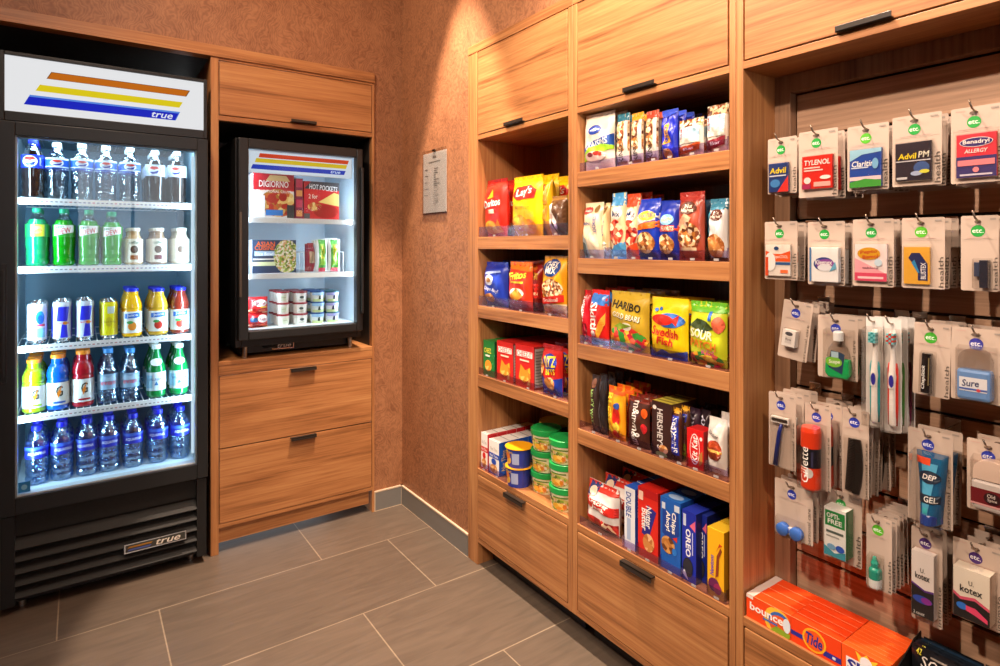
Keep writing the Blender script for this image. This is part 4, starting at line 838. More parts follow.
# deck
g = 'small boxes of crackers on the deck of the narrow cabinet'
WBX = lambda c, tx: [('r', 0, 0.48, 1, 0.62, c), ('t', tx, 0.5, 0.75, 0.7, 0.10, 'b8b4ac'), ('t', tx, 0.5, 0.55, 0.8, 0.08, 'f6f2ee'), ('e', 0.5, 0.38, 0.24, 0.09, c), ('e', 0.5, 0.17, 0.36, 0.13, '@cashew'), ('r', 0.0, 0.0, 1.0, 0.03, c)]
TOP = [('r', 0.05, 0.05, 0.95, 0.12, '6a6460')]
snack(K('cracker_box', 0.046, 'f2eee8', WBX('d42420', 'Nut Thins'), top=TOP, sidecol='c8242c'), 477.5, 487.5, 432.5, DECK, 5, 0.047, 'white cracker box with red band, left end of the deck', 'white cracker box', 'red-banded white box', 'box', g, X=1.30)
snack(K('cracker_box', 0.046, 'f2eee8', WBX('1c4ab0', 'Nut Thins'), top=TOP, sidecol='1f56b8', side=[('t', 'Nut Thins', 0.5, 0.45, 0.5, 0.6, 'd8b878', 90)]), 489, 499, 441, DECK, 5, 0.047, 'white cracker box with blue band and blue side on the deck', 'white and blue cracker box', 'blue-banded white box', 'box', g, X=1.30)
def cup(name, w, h, lid, body, items, bulge=False, lidh=0.12):
    root = empty(name, (0, 0, 0), None, None); r = w / 2; mb = MB(); hb = h * (1 - lidh)
    mb.lathe([(r * 0.80, 0.0), (r * 0.80, 0.004), (r * 0.93, hb)], 24, M(body, 0.4))
    def SF(u, v, o):
        a = (u - 0.5) * 2.6; rr = r * (0.80 + 0.13 * v) + o; return (rr * math.sin(a), -rr * math.cos(a), hb * v)
    art(mb, items, SF, r * 2.6, hb, curved=0.12); mb.build('cup', root)
    lm = M(lid, 0.35)
    MB().lathe([(r * 0.94, hb - 0.006), (r, hb - 0.004), (r, h - 0.002), (r * 0.96, h), (r * 0.9, h - 0.003), (0.0005, h - 0.003)] if lidh > 0.05 else [(r * 1.0, hb), (r * 1.03, hb + 0.001), (r * 1.03, h), (0.0005, h)], 28, lm).build('lid', root)
    return root
g = 'stacked instant noodle cups on the deck'
NOO = [('r', 0, 0, 1, 1, 'e6e0b8'), ('e', 0.58, 0.36, 0.40, 0.36, 'c8c060'), ('e', 0.58, 0.34, 0.36, 0.32, '@salad'), ('e', 0.62, 0.28, 0.22, 0.18, '@chips'), ('r', 0.45, 0.72, 0.9, 0.80, '6a8a3a'), ('p', [(0.05, 0.5), (0.12, 0.9), (0.36, 0.92), (0.38, 0.55), (0.2, 0.45)], '2a4a3a'), ('t', 'CUP', 0.22, 0.76, 0.2, 0.16, 'f2f2e8'), ('t', 'SOUP', 0.22, 0.6, 0.22, 0.14, 'f2f2e8')]
def stack(fn, xl, xr, ytop, n, X, group, labels, cat, zb=DECK):
    ya = PR(xl, ytop, X)[0]; yb = PR(xr, ytop, X)[0]; w = ya - yb; zt = PR((xl + xr) / 2, ytop, X)[1]
    H = (zt - zb) / n; o0 = fn(w, H - 0.0008)
    for k in range(n):
        o = o0 if k == 0 else copy_tree(o0)
        o.location = (X, (ya + yb) / 2, zb + 0.0006 + k * H); o.rotation_euler = (0, 0, RW + random.uniform(-0.15, 0.15)); prop(o, labels[k], cat, group)
    return o0
LV = ['bottom', 'middle', 'top']
stack(lambda w, h: cup('noodle_cup', w, h, '1d9a48', 'e6e0b8', NOO, lidh=0.2), 536.5, 556.5, 427, 3, 1.374, g, ['green-lidded noodle cup, %s of the left stack on the deck' % v for v in LV], 'cup')
stack(lambda w, h: cup('noodle_cup', w, h, '1d9a48', 'e6e0b8', NOO, lidh=0.2), 554.5, 576, 437, 3, 1.335, g, ['green-lidded noodle cup, %s of the right stack beside the post' % v for v in LV], 'cup')
stack(lambda w, h: cup('noodle_cup', w, h, 'b8a428', '3a5a2a', NOO, lidh=0.1), 545, 566, 420, 3, 1.49, g, ['olive-lidded noodle cup, %s of the stack behind the green lids' % v for v in LV], 'cup')
g = 'stacked macaroni cups on the deck'
MAC = [('r', 0, 0, 1, 1, '2a3a9a'), ('e', 0.42, 0.4, 0.16, 0.26, '@chips'), ('e', 0.42, 0.62, 0.14, 0.16, 'e87a20'), ('r', 0.62, 0.2, 0.85, 0.8, 'a8b4d8'), ('t', 'Mac', 0.5, 0.85, 0.3, 0.16, 'f0c030')]
stack(lambda w, h: cup('macaroni_cup', w, h, 'f0a818', '2a3a9a', MAC, lidh=0.035), 511, 527.8, 445.5, 2, 1.325, g, ['blue macaroni cup with yellow lid, lower of the stacked pair', 'blue macaroni cup with yellow lid, upper of the stacked pair'], 'cup')

# wide cabinet, first shelf
Z = SH2; T = Z[0]
g = 'bars and dried fruit on the top open shelf'
CRA = [('e', 0.46, 0.70, 0.22, 0.085, '1c3f9a'), ('p', [(0.3, 0.69), (0.5, 0.73), (0.64, 0.70), (0.5, 0.67)], 'd8e4f4'), ('p', [(0, 0.36), (0.15, 0.44), (0.5, 0.52), (0.85, 0.56), (1, 0.60), (1, 0.38), (0.7, 0.42), (0.3, 0.36), (0, 0.24)], '1f4fa8'), ('t', 'CRAISINS', 0.5, 0.455, 0.84, 0.11, 'f8f8f4', 8, 0.1, 0.03), ('p', [(0, 0.26), (0.3, 0.40), (0.7, 0.44), (1, 0.40), (1, 0.34), (0.7, 0.37), (0.3, 0.32), (0, 0.16)], '9ad02c'), ('e', 0.5, 0.24, 0.36, 0.09, 'e8c8c0'), ('e', 0.35, 0.27, 0.1, 0.04, '7a1a2a'), ('e', 0.55, 0.29, 0.1, 0.04, 'a8281e'), ('e', 0.68, 0.27, 0.07, 0.035, 'c83a20')]
snack(B('dried_fruit_bag', 0.045, 'f4ead8', CRA), 580.5, 615, 114, T, 3, 0.055, 'cream dried cranberry bag with blue wave, left end of the top shelf', 'cream dried cranberry bag', 'front cranberry bag', 'bag', g, yaw=2)
def KIND(c): return [('r', 0, 0.85, 1, 1, c), ('r', 0, 0.28, 1, 0.85, '@mix'), ('r', 0.72, 0.1, 0.95, 0.85, 'd8d4cc'), ('r', 0, 0, 1, 0.28, 'd8d0c8'), ('t', 'KIND', 0.45, 0.24, 0.4, 0.34, '3a3430', 90), ('r', 0.1, 0.04, 0.9, 0.09, 'a87a5a')]
for i, (a, b, yt, c, nm) in enumerate(((618, 630, 114, '1d6f86', 'teal'), (632.5, 644, 113, 'f2a414', 'orange'), (647, 659, 111, 'c2452a', 'brick red'))):
    snack(B('nut_bar', 0.022, 'c8a88a', KIND(c), seed=i, crisp=0.5), a, b, yt, T, 5, 0.03, 'upright nut bar in clear wrapper with %s top end' % nm, 'nut bar with %s end' % nm, 'front %s-ended bar' % nm, 'bar', g)
BLU = [('p', [(0.3, 0.30), (0.6, 0.34), (0.62, 0.72), (0.38, 0.70)], 'f0b020'), ('t', 'Rice', 0.48, 0.5, 0.16, 0.3, '1a28a8', 90), ('e', 0.5, 0.12, 0.3, 0.1, '@cashew'), ('p', [(0, 0.9), (0.4, 0.84), (1, 0.92), (1, 1), (0, 1)], '3a5ae0')]
snack(B('cereal_treat_bar', 0.03, '1d2fc6', BLU, crisp=1.6), 663, 678.5, 110, T, 5, 0.034, 'royal blue crinkled treat wrapper with yellow patch on the top shelf', 'royal blue treat wrapper', 'front blue treat wrapper', 'bar', g)
CLF = lambda c, tx: [('p', [(0, 0.75), (0.4, 0.9), (1, 0.78), (1, 1), (0, 1)], '@mix'), ('r', 0.08, 0.35, 0.92, 0.78, 'a8cfe4'), ('p', [(0.08, 0.35), (0.92, 0.35), (0.92, 0.5), (0.5, 0.56), (0.08, 0.46)], 'e4e0d4'), ('t', tx, 0.14, 0.62, 0.10, 0.3, 'c83a1e', 90), ('p', [(0.0, 0.06), (0.9, 0.16), (0.95, 0.34), (0.1, 0.26)], c), ('t', 'Bar', 0.5, 0.21, 0.5, 0.07, 'fbeee0', 6)]
snack(B('energy_bar', 0.025, 'e8dccc', CLF('d85a24', 'CLIF'), crisp=0.6), 680, 704, 119, T, 5, 0.032, 'wide energy bar with orange mountain picture on the top shelf', 'orange energy bar', 'front orange energy bar', 'bar', g)
snack(B('energy_bar', 0.025, 'e2d4c6', CLF('8a1a2e', 'CLIF'), crisp=0.6), 708, 729, 105, T, 5, 0.032, 'wide energy bar with maroon band, right end of the top shelf', 'maroon energy bar', 'front maroon energy bar', 'bar', g, X=1.305)
# second shelf
T = Z[1]; g = 'nut and cookie bags on the second wide shelf'
COO = [('e', 0.30, 0.86, 0.26, 0.07, 'c83a3a'), ('t', 'Grandma', 0.30, 0.86, 0.4, 0.05, 'f8ece0'), ('e', 0.78, 0.88, 0.12, 0.07, '8a6a2a'), ('t', 'MINI', 0.3, 0.62, 0.4, 0.05, '2a4a9a'), ('t', 'COOKIES', 0.78, 0.58, 0.14, 0.34, '1c3f9a', 90), ('p', [(0, 0), (0.4, 0), (0.3, 0.36), (0, 0.45)], 'a8b4b4'), ('e', 0.65, 0.25, 0.3, 0.22, 'e8d8bc'), ('e', 0.15, 0.15, 0.14, 0.14, '4a5a5a')]
snack(B('cookie_bag', 0.045, 'f0dcb8', COO), 580.5, 604, 203, T, 3, 0.055, 'cream cookie bag with red oval, left end of the second shelf', 'cream cookie bag', 'front cream cookie bag', 'bag', g)
snack(B('cookie_bag', 0.045, 'eccf9c', [('e', 0.5, 0.86, 0.3, 0.08, '8a6a2a'), ('t', 'COOKIES', 0.5, 0.55, 0.3, 0.3, '1c3f9a', 90), ('r', 0, 0, 1, 0.3, 'd8d8c0')]), 606, 610.5, 203, T, 1, 0.055, 'narrow edge of a cream cookie bag beside the pale blue bag', 'cream cookie bag edge', 'narrow cream bag', 'bag', g, X=1.30)
def MIXB(c, tx): return [('r', 0, 0.80, 1, 1, c), ('e', 0.55, 0.68, 0.36, 0.1, 'e8e2d8'), ('t', tx, 0.55, 0.68, 0.6, 0.09, '24386a', -4), ('e', 0.5, 0.40, 0.46, 0.2, '@redbits'), ('p', [(0, 0), (1, 0), (1, 0.26), (0.4, 0.2), (0, 0.1)], c)]
snack(B('trail_mix_bag', 0.04, 'f2d8ae', MIXB('4a9fd8', 'Mix'), seed=3), 613, 627, 193, T, 3, 0.05, 'trail mix bag with pale blue top on the second shelf', 'trail mix bag, pale blue top,', 'front pale blue mix bag', 'bag', g)
snack(B('trail_mix_bag', 0.04, 'f0d0a0', MIXB('e2481c', 'Mix'), seed=4), 628, 641, 194, T, 3, 0.05, 'trail mix bag with orange red top on the second shelf', 'trail mix bag, orange red top,', 'front orange red mix bag', 'bag', g)
PLA = [('r', 0, 0.0, 1, 0.12, '1a2a90'), ('p', [(0, 0.56), (1, 0.66), (1, 0.76), (0, 0.70)], 'e8e0d8'), ('p', [(0, 0.48), (1, 0.52), (1, 0.64), (0, 0.56)], 'f0761c'), ('e', 0.55, 0.72, 0.36, 0.08, 'f2d23a'), ('t', 'PLANTERS', 0.55, 0.72, 0.62, 0.07, '1a3a9a', 6), ('e', 0.5, 0.28, 0.42, 0.18, '@nuts')]
snack(B('peanut_bag', 0.045, '1c3fc4', PLA, seed=1), 640, 661, 199, T, 3, 0.055, 'royal blue peanut bag with orange stripe on the second shelf', 'royal blue peanut bag', 'orange-striped peanut bag', 'bag', g, yaw=3)
PLB = [('r', 0, 0.0, 1, 0.12, '1a2a90'), ('r', 0, 0.48, 1, 0.58, 'e05a2a'), ('t', 'PEANUTS', 0.6, 0.53, 0.66, 0.07, 'fbeee0'), ('e', 0.55, 0.68, 0.36, 0.09, '8ac4e8'), ('t', 'PLANTERS', 0.55, 0.68, 0.58, 0.06, 'f2e23a', 6), ('e', 0.5, 0.27, 0.42, 0.17, '@nuts')]
snack(B('peanut_bag', 0.045, '1f3ab4', PLB, seed=2), 662, 680, 201, T, 3, 0.055, 'royal blue peanut bag with pale blue arch on the second shelf', 'dark blue peanut bag', 'arch-marked peanut bag', 'bag', g)
NHV = [('r', 0, 0.86, 1, 1, 'a8322a'), ('e', 0.5, 0.76, 0.36, 0.09, '5a2a18'), ('t', 'Nut', 0.5, 0.79, 0.3, 0.06, 'f4ecd8'), ('t', 'Harvest', 0.5, 0.73, 0.5, 0.06, 'f4ecd8'), ('p', [(0.1, 0.5), (0.4, 0.68), (0.7, 0.62), (0.5, 0.46)], 'e8b490'), ('e', 0.55, 0.36, 0.42, 0.2, '@mix'), ('r', 0, 0.0, 1, 0.14, 'b04a30'), ('r', 0.2, 0.14, 0.85, 0.19, 'e8c8a0')]
snack(B('nut_bag', 0.045, 'b8503a', NHV), 680.5, 705, 192, T, 1, 0.055, 'brick red mixed nut bag, tallest on the second shelf', 'brick red nut bag', 'front brick red nut bag', 'bag', g)
snack(B('nut_bag', 0.045, '23405a', [('e', 0.5, 0.5, 0.4, 0.2, '2a1a14'), ('t', 'Nut', 0.5, 0.7, 0.5, 0.08, 'd86a3a')]), 705, 711, 200, T, 1, 0.06, 'dark blue nut bag half hidden beside the brick red bag', 'dark blue nut bag', 'half hidden dark nut bag', 'bag', g, X=1.345)
NHB = [('r', 0, 0.82, 1, 1, '3f86a4'), ('e', 0.55, 0.74, 0.34, 0.09, '5a2a18'), ('t', 'Nut', 0.55, 0.77, 0.3, 0.05, 'f4ecd8'), ('t', 'Harvest', 0.55, 0.71, 0.5, 0.05, 'f4ecd8'), ('p', [(0.0, 0.45), (0.15, 0.45), (0.18, 0.8), (0, 0.8)], '3fa4c4'), ('e', 0.5, 0.24, 0.45, 0.2, '@cashew'), ('r', 0, 0, 1, 0.06, '5a3a28')]
snack(B('nut_bag', 0.045, 'e8eef0', NHB), 711, 729, 199, T, 3, 0.055, 'white and teal cashew bag, right end of the second shelf', 'white and teal cashew bag', 'front cashew bag', 'bag', g)
# third shelf
T = Z[2]; g = 'candy bags on the third wide shelf'
TWZ = [('r', 0, 0.88, 1, 1, 'a81420'), ('t', 'Twizzlers', 0.40, 0.66, 0.42, 0.5, 'fbeef0', -90, 0, 0.05), ('r', 0.15, 0.06, 0.85, 0.38, '7a1020'), ('r', 0.3, 0.1, 0.4, 0.36, 'd83a50'), ('r', 0.6, 0.1, 0.7, 0.36, 'd83a50')]
snack(B('licorice_bag', 0.04, 'cc2030', TWZ), 579, 591.5, 290, T, 3, 0.05, 'narrow red licorice bag with vertical lettering, left end of third shelf', 'narrow red licorice bag', 'front licorice bag', 'bag', g)
SKI = [('p', [(0.1, 0.76), (1, 0.72), (1, 0.92), (0.1, 0.94)], '3a80d8'), ('t', 'Skittles', 0.32, 0.42, 0.4, 0.72, 'f8f4ee', -90, 0, 0.05), ('p', [(0.55, 0.1), (0.95, 0.4), (0.95, 0.6), (0.5, 0.3)], 'f0a030'), ('r', 0.0, 0.0, 1, 0.1, '8a9ad0')]
snack(B('candy_bag', 0.045, 'd8201c', SKI), 593, 609.5, 290, T, 3, 0.055, 'red fruit candy bag with blue top patch on the third shelf', 'red fruit candy bag', 'front blue-patched red bag', 'bag', g, yaw=2)
HAR = [('t', 'HARIBO', 0.5, 0.76, 0.80, 0.14, '2a2418', -6, 0, 0.06), ('t', 'GOLD BEARS', 0.52, 0.58, 0.78, 0.10, '2a2418', -6, 0, 0.04), ('t', 'GOLD BEARS', 0.515, 0.585, 0.76, 0.09, 'f4ead0', -6), ('e', 0.5, 0.2, 0.5, 0.22, '@gummy'), ('e', 0.56, 0.42, 0.12, 0.07, 'f4f0dc'), ('p', [(0.2, 0.4), (0.4, 0.48), (0.7, 0.44), (0.4, 0.36)], '8aa82a')]
snack(B('gummy_bear_bag', 0.05, 'c2a22c', HAR), 612, 650, 292, T, 3, 0.066, 'gold gummy bear bag with black lettering on the third shelf', 'gold gummy bear bag', 'front gold candy bag', 'bag', g)
SWF = [('e', 0.62, 0.64, 0.36, 0.12, '2a6ac0'), ('e', 0.42, 0.64, 0.30, 0.09, 'd8261c'), ('p', [(0.65, 0.64), (0.85, 0.74), (0.82, 0.56)], 'd8261c'), ('e', 0.25, 0.80, 0.05, 0.03, '2a6ac0'), ('e', 0.36, 0.82, 0.04, 0.03, '2a6ac0'), ('t', 'Swedish', 0.48, 0.44, 0.80, 0.15, 'c82018', -5, 0.1, 0.06), ('t', 'Fish', 0.5, 0.29, 0.46, 0.13, 'c82018', -5, 0.1, 0.06), ('p', [(0, 0), (1, 0), (1, 0.16), (0.7, 0.07), (0.4, 0.15), (0.2, 0.07), (0, 0.2)], '1f4fb0')]
snack(B('gummy_fish_bag', 0.045, 'f4d414', SWF), 652.5, 689, 298, T, 3, 0.055, 'yellow gummy candy bag with red fish on the third shelf', 'yellow gummy fish bag', 'front yellow fish bag', 'bag', g)
SPK = [('r', 0, 0.84, 1, 1, '6abf2a'), ('e', 0.85, 0.66, 0.14, 0.13, 'e06a4a'), ('r', 0.62, 0.72, 0.70, 0.86, '2a6ac8'), ('p', [(0.1, 0.62), (0.3, 0.74), (0.6, 0.7), (0.75, 0.6), (0.5, 0.52)], '3a4a24'), ('t', 'SOUR', 0.42, 0.50, 0.66, 0.14, 'f4f2d0', -6, 0, 0.06), ('t', 'PATCH', 0.45, 0.34, 0.80, 0.13, 'e8842a', -6, 0, 0.06), ('e', 0.5, 0.1, 0.46, 0.13, '@gummy'), ('t', 'KIDS', 0.6, 0.22, 0.36, 0.08, 'd84a9a', -4)]
snack(B('sour_candy_bag', 0.045, 'c6d22a', SPK), 691.5, 728, 302, T, 3, 0.055, 'lime green and yellow sour candy bag, right end of the third shelf', 'lime sour candy bag', 'front lime candy bag', 'bag', g)
# fourth shelf
T = Z[3]; g = 'chocolate bars on the fourth wide shelf'
snack(B('chocolate_bar', 0.028, '3a2a26', [('t', 'MILKY WAY', 0.35, 0.45, 0.3, 0.6, 'a8d07a', -90, 0, 0.03), ('e', 0.5, 0.86, 0.3, 0.08, '8a5a44')], crisp=0.8), 592.5, 600, 375, T, 4, 0.034, 'dark brown chocolate bar with green vertical letters on the fourth shelf', 'dark brown chocolate bar', 'green-lettered bar', 'bar', g)
snack(B('chocolate_bar', 0.028, '2a2426', [('r', 0.2, 0.1, 0.4, 0.9, '4a4244')], crisp=0.8), 600.8, 607.5, 376, T, 4, 0.034, 'plain black chocolate bar beside the green-lettered one', 'plain black chocolate bar', 'front plain black bar', 'bar', g)
RCS = [('r', 0, 0.86, 1, 1, 'f06018'), ('r', 0, 0.0, 1, 0.1, 'f0901c'), ('t', "REESE'S", 0.20, 0.5, 0.3, 0.75, 'f4d838', -90, 0, 0.04), ('r', 0.0, 0.3, 0.1, 0.8, '3a2a1a'), ('e', 0.65, 0.45, 0.22, 0.18, 'd8281c'), ('e', 0.65, 0.25, 0.2, 0.1, 'f0d040'), ('e', 0.7, 0.66, 0.14, 0.06, '2a4a9a'), ('e', 0.6, 0.12, 0.2, 0.08, 'd8281c')]
snack(B('candy_pack', 0.03, 'f2a41c', RCS), 609.5, 626, 387, T, 4, 0.036, 'orange and yellow candy pack with red spots on the fourth shelf', 'orange and yellow candy pack', 'front orange candy pack', 'bag', g)
MMS = [('r', 0, 0.9, 1, 1, '7a2a1a'), ('t', 'm&m', 0.45, 0.72, 0.34, 0.42, 'f2eee6', -90, 0, 0.03), ('t', 'm&m', 0.45, 0.26, 0.40, 0.44, 'f2eee6', -90, 0, 0.03), ('e', 0.86, 0.72, 0.12, 0.1, 'e8601c'), ('e', 0.86, 0.42, 0.12, 0.1, 'c81c24'), ('r', 0, 0.0, 0.06, 1, 'c81c24')]
snack(B('candy_pack', 0.03, '4a261c', MMS), 629.5, 650, 397.5, T, 4, 0.036, 'dark brown candy pack with large white letters on the fourth shelf', 'dark brown candy pack', 'white-lettered candy pack', 'bag', g)
HER = [('t', "HERSHEY'S", 0.42, 0.5, 0.30, 0.74, 'd8d4d0', -90, 0, 0.05), ('e', 0.14, 0.88, 0.1, 0.04, 'e8e0d8'), ('e', 0.6, 0.14, 0.24, 0.08, '@cashew'), ('e', 0.5, 0.04, 0.3, 0.05, '8a9a5a')]
snack(K('chocolate_bar_box', 0.11, '3a201c', HER, topcol='b8a83a', top=[('r', 0.06, 0.05 + i * 0.1, 0.94, 0.10 + i * 0.1, ['d8cc5a', '6a5a24'][i % 2]) for i in range(9)]), 652, 671.5, 402.5, T, 1, 0, 'brown chocolate box with gold wrapped tops on the fourth shelf', '', '', 'box', g)
snack(B('chocolate_bar', 0.028, '5a3020', [('r', 0, 0.9, 1, 1, 'e0a828'), ('r', 0.1, 0.12, 0.9, 0.86, '2236b0'), ('t', 'SNICKERS', 0.5, 0.5, 0.6, 0.66, 'f4f4f4', 90, 0, 0.05), ('r', 0.0, 0.12, 0.1, 0.86, 'd83030')]), 673.5, 682, 408, T, 2, 0.034, 'brown chocolate bar with blue vertical stripe on the fourth shelf', 'blue-striped chocolate bar', 'front blue-striped bar', 'bar', g)
snack(B('chocolate_bar', 0.028, '5a3a2c', [('r', 0.1, 0.0, 0.9, 0.35, '7a9a2a'), ('r', 0.1, 0.4, 0.6, 0.9, '4a2a20')]), 682.5, 688.5, 411, T, 1, 0.034, 'brown chocolate bar with green lower half on the fourth shelf', 'green-footed chocolate bar', 'front green-footed bar', 'bar', g, X=1.325)
SN2 = [('t', 'MILKY', 0.5, 0.62, 0.5, 0.55, 'd8d8ee', 90, 0.2, 0.06), ('r', 0.1, 0.3, 0.9, 0.36, '3a4ab0')]
snack(B('chocolate_bar', 0.03, '3f2a3c', SN2), 689, 700, 408, T, 3, 0.036, 'tall purple brown chocolate bar behind the red box, left', 'purple brown bar', 'left purple brown bar', 'bar', g, X=1.365)
snack(B('chocolate_bar', 0.03, '33262e', SN2), 701.5, 711, 410, T, 3, 0.036, 'tall purple brown chocolate bar behind the red box, right', 'dark purple bar', 'right purple brown bar', 'bar', g, X=1.375)
KIT = [('e', 0.48, 0.5, 0.30, 0.40, 'f4f0ec'), ('e', 0.48, 0.5, 0.27, 0.37, 'd41c1c'), ('t', 'Kit Kat', 0.48, 0.5, 0.34, 0.66, 'f8f4f0', 90, 0.2, 0.05), ('e', 0.86, 0.80, 0.08, 0.05, 'f0e8e8'), ('p', [(0.75, 0.1), (0.95, 0.2), (0.95, 0.5), (0.75, 0.4)], 'b87a3a')]
snack(K('wafer_bar_box', 0.045, 'd41c1c', KIT, sidecol='8a1616', topcol='c41a1a'), 687, 703.5, 430, T, 1, 0, 'red wafer bar box with white oval on the fourth shelf', '', '', 'box', g, X=1.30)
LIN = [('e', 0.5, 0.46, 0.4, 0.16, 'b8461c'), ('e', 0.5, 0.38, 0.38, 0.12, '8a3214'), ('p', [(0.1, 0.42), (0.9, 0.40), (0.9, 0.44), (0.1, 0.47)], 'f0c060'), ('t', 'Lindor', 0.45, 0.72, 0.6, 0.08, '3a3434', -20, 0.2), ('t', 'truffle', 0.5, 0.1, 0.6, 0.04, 'b85a4a')]
snack(B('truffle_bag', 0.04, 'ece6e0', LIN), 709.5, 728, 418, T, 3, 0.05, 'white truffle bag with orange ball, right end of the fourth shelf', 'white truffle bag', 'front white truffle bag', 'bag', g, X=1.30)
# deck
T = DECK; g = 'cookies and popcorn on the deck of the wide cabinet'
CJK = [('r', 0, 0.84, 1, 1, 'd83a2a'), ('p', [(0.1, 0.72), (0.4, 0.78), (0.45, 0.98), (0.1, 0.98)], '2a3a7a'), ('e', 0.27, 0.82, 0.13, 0.09, 'f0dcc0'), ('p', [(0, 0.50), (1, 0.42), (1, 0.62), (0, 0.70)], 'd42a22'), ('t', 'Cracker', 0.48, 0.63, 0.72, 0.10, 'f8f2ea', -5, 0.1, 0.05), ('t', 'Jack', 0.5, 0.51, 0.5, 0.10, 'f8f2ea', -5, 0.1, 0.05), ('p', [(0, 0.08), (1, 0.02), (1, 0.26), (0, 0.34)], '@redbits')]
snack(B('caramel_popcorn_bag', 0.055, 'e8e4e0', CJK), 590, 620, 484, T, 3, 0.074, 'white and red caramel popcorn bag, left end of the deck', 'white and red popcorn bag', 'front popcorn bag', 'bag', g)
snack(K('cookie_box', 0.05, 'e6eaf0', [('t', 'DOUBLE', 0.4, 0.72, 0.5, 0.4, '1f4aa0', -90, 0, 0.04), ('r', 0.25, 0.15, 0.6, 0.5, 'a8bcdc')], sidecol='1f4fb4', side=[('t', 'DOUBLE', 0.5, 0.72, 0.6, 0.36, 'e8eef8', -90)], topcol='2a5ac0'), 624.5, 635, 488, T, 4, 0.053, 'narrow white cookie box with blue side on the deck', 'white and blue cookie box', 'front white cookie box', 'box', g)
NBT = [('r', 0.0, 0.88, 1, 1, 'b81818'), ('p', [(0.2, 0.34), (0.55, 0.30), (0.92, 0.72), (0.5, 0.78)], '2a2a86'), ('t', 'Nutter', 0.55, 0.60, 0.28, 0.32, 'f6f2ee', -90, 0, 0.05), ('t', 'Butter', 0.34, 0.55, 0.28, 0.32, 'f6f2ee', -90, 0, 0.05), ('e', 0.55, 0.24, 0.28, 0.13, '@cashew'), ('r', 0.05, 0.82, 0.28, 0.95, 'f0c8b0')]
snack(K('cookie_box', 0.05, 'dc2a1e', NBT, sidecol='a81c18', topcol='c4221a'), 638, 658, 490, T, 4, 0.053, 'red cookie box with purple lettering patch on the deck', 'red cookie box', 'front red cookie box', 'box', g)
CHA = [('r', 0.7, 0.86, 0.95, 0.95, 'd8e4f4'), ('r', 0.08, 0.84, 0.25, 0.93, 'd8e4f4'), ('p', [(0.1, 0.5), (0.5, 0.42), (0.95, 0.55), (0.9, 0.86), (0.5, 0.8), (0.12, 0.84)], '1a3f96'), ('t', 'Chips', 0.66, 0.69, 0.26, 0.30, 'fbf6ee', -90, 0, 0.06), ('t', 'Ahoy!', 0.38, 0.69, 0.26, 0.28, 'fbf6ee', -90, 0, 0.06), ('p', [(0.62, 0.48), (0.85, 0.44), (0.85, 0.52)], 'd83020'), ('e', 0.4, 0.36, 0.34, 0.12, '@cookie'), ('e', 0.72, 0.3, 0.12, 0.05, '2a78d0')]
snack(K('cookie_box', 0.05, '1f62c0', CHA, sidecol='174a94', topcol='2a6ec8', top=[('e', 0.5, 0.5, 0.35, 0.3, '9ab8e0')]), 660.5, 680.5, 500, T, 4, 0.053, 'bright blue cookie box with chocolate chip cookie on the deck', 'bright blue cookie box', 'front bright blue cookie box', 'box', g)
ORE = [('p', [(0.55, 0.8), (0.95, 0.9), (0.95, 0.74)], 'e86a8a'), ('r', 0.1, 0.78, 0.3, 0.95, 'c8d4f0'), ('t', 'OREO', 0.46, 0.55, 0.36, 0.40, 'f6f8fc', -90, 0, 0.06), ('r', 0.74, 0.4, 0.80, 0.72, 'c8d0ec'), ('e', 0.45, 0.20, 0.36, 0.14, '20202c'), ('e', 0.45, 0.21, 0.30, 0.11, '2f2f3a'), ('p', [(0.05, 0.1), (0.2, 0.06), (0.5, 0.02), (0.2, 0.16)], 'd8dcec')]
snack(K('cookie_box', 0.05, '1c2fae', ORE, sidecol='16226a', topcol='2a3cb8'), 682, 696, 512, T, 4, 0.053, 'royal blue sandwich cookie box with white letters, left of two', 'royal blue sandwich cookie box', 'left sandwich cookie box', 'box', g)
snack(K('cookie_box', 0.05, '1a2a8e', ORE, sidecol='141e5a', topcol='24348e'), 697, 707, 515, T, 4, 0.053, 'navy sandwich cookie box with white letters, right of two', 'navy sandwich cookie box', 'right sandwich cookie box', 'box', g, X=1.325)
FIG = [('p', [(0.0, 0), (1, 0), (1, 0.12), (0.5, 0.3), (0, 0.16)], 'c88a2a'), ('e', 0.4, 0.18, 0.34, 0.10, '6a2456'), ('e', 0.62, 0.14, 0.24, 0.08, '9a2a5a'), ('t', 'Newtons', 0.28, 0.46, 0.22, 0.30, '5a3ac0', 90, 0.2, 0.04), ('p', [(0.5, 0.3), (0.68, 0.34), (0.72, 0.6), (0.9, 0.72), (0.8, 0.76), (0.58, 0.62)], '8a3a1c'), ('p', [(0.55, 0.68), (0.75, 0.82), (0.92, 0.80), (0.7, 0.76)], 'c8401c')]
snack(K('fruit_bar_box', 0.05, 'f2b81c', FIG, sidecol='c8921a', topcol='f4c832'), 707.5, 724, 530, T, 3, 0.053, 'yellow fruit bar box with purple fruit, right end of the deck', 'yellow fruit bar box', 'front yellow fruit bar box', 'box', g, X=1.295)

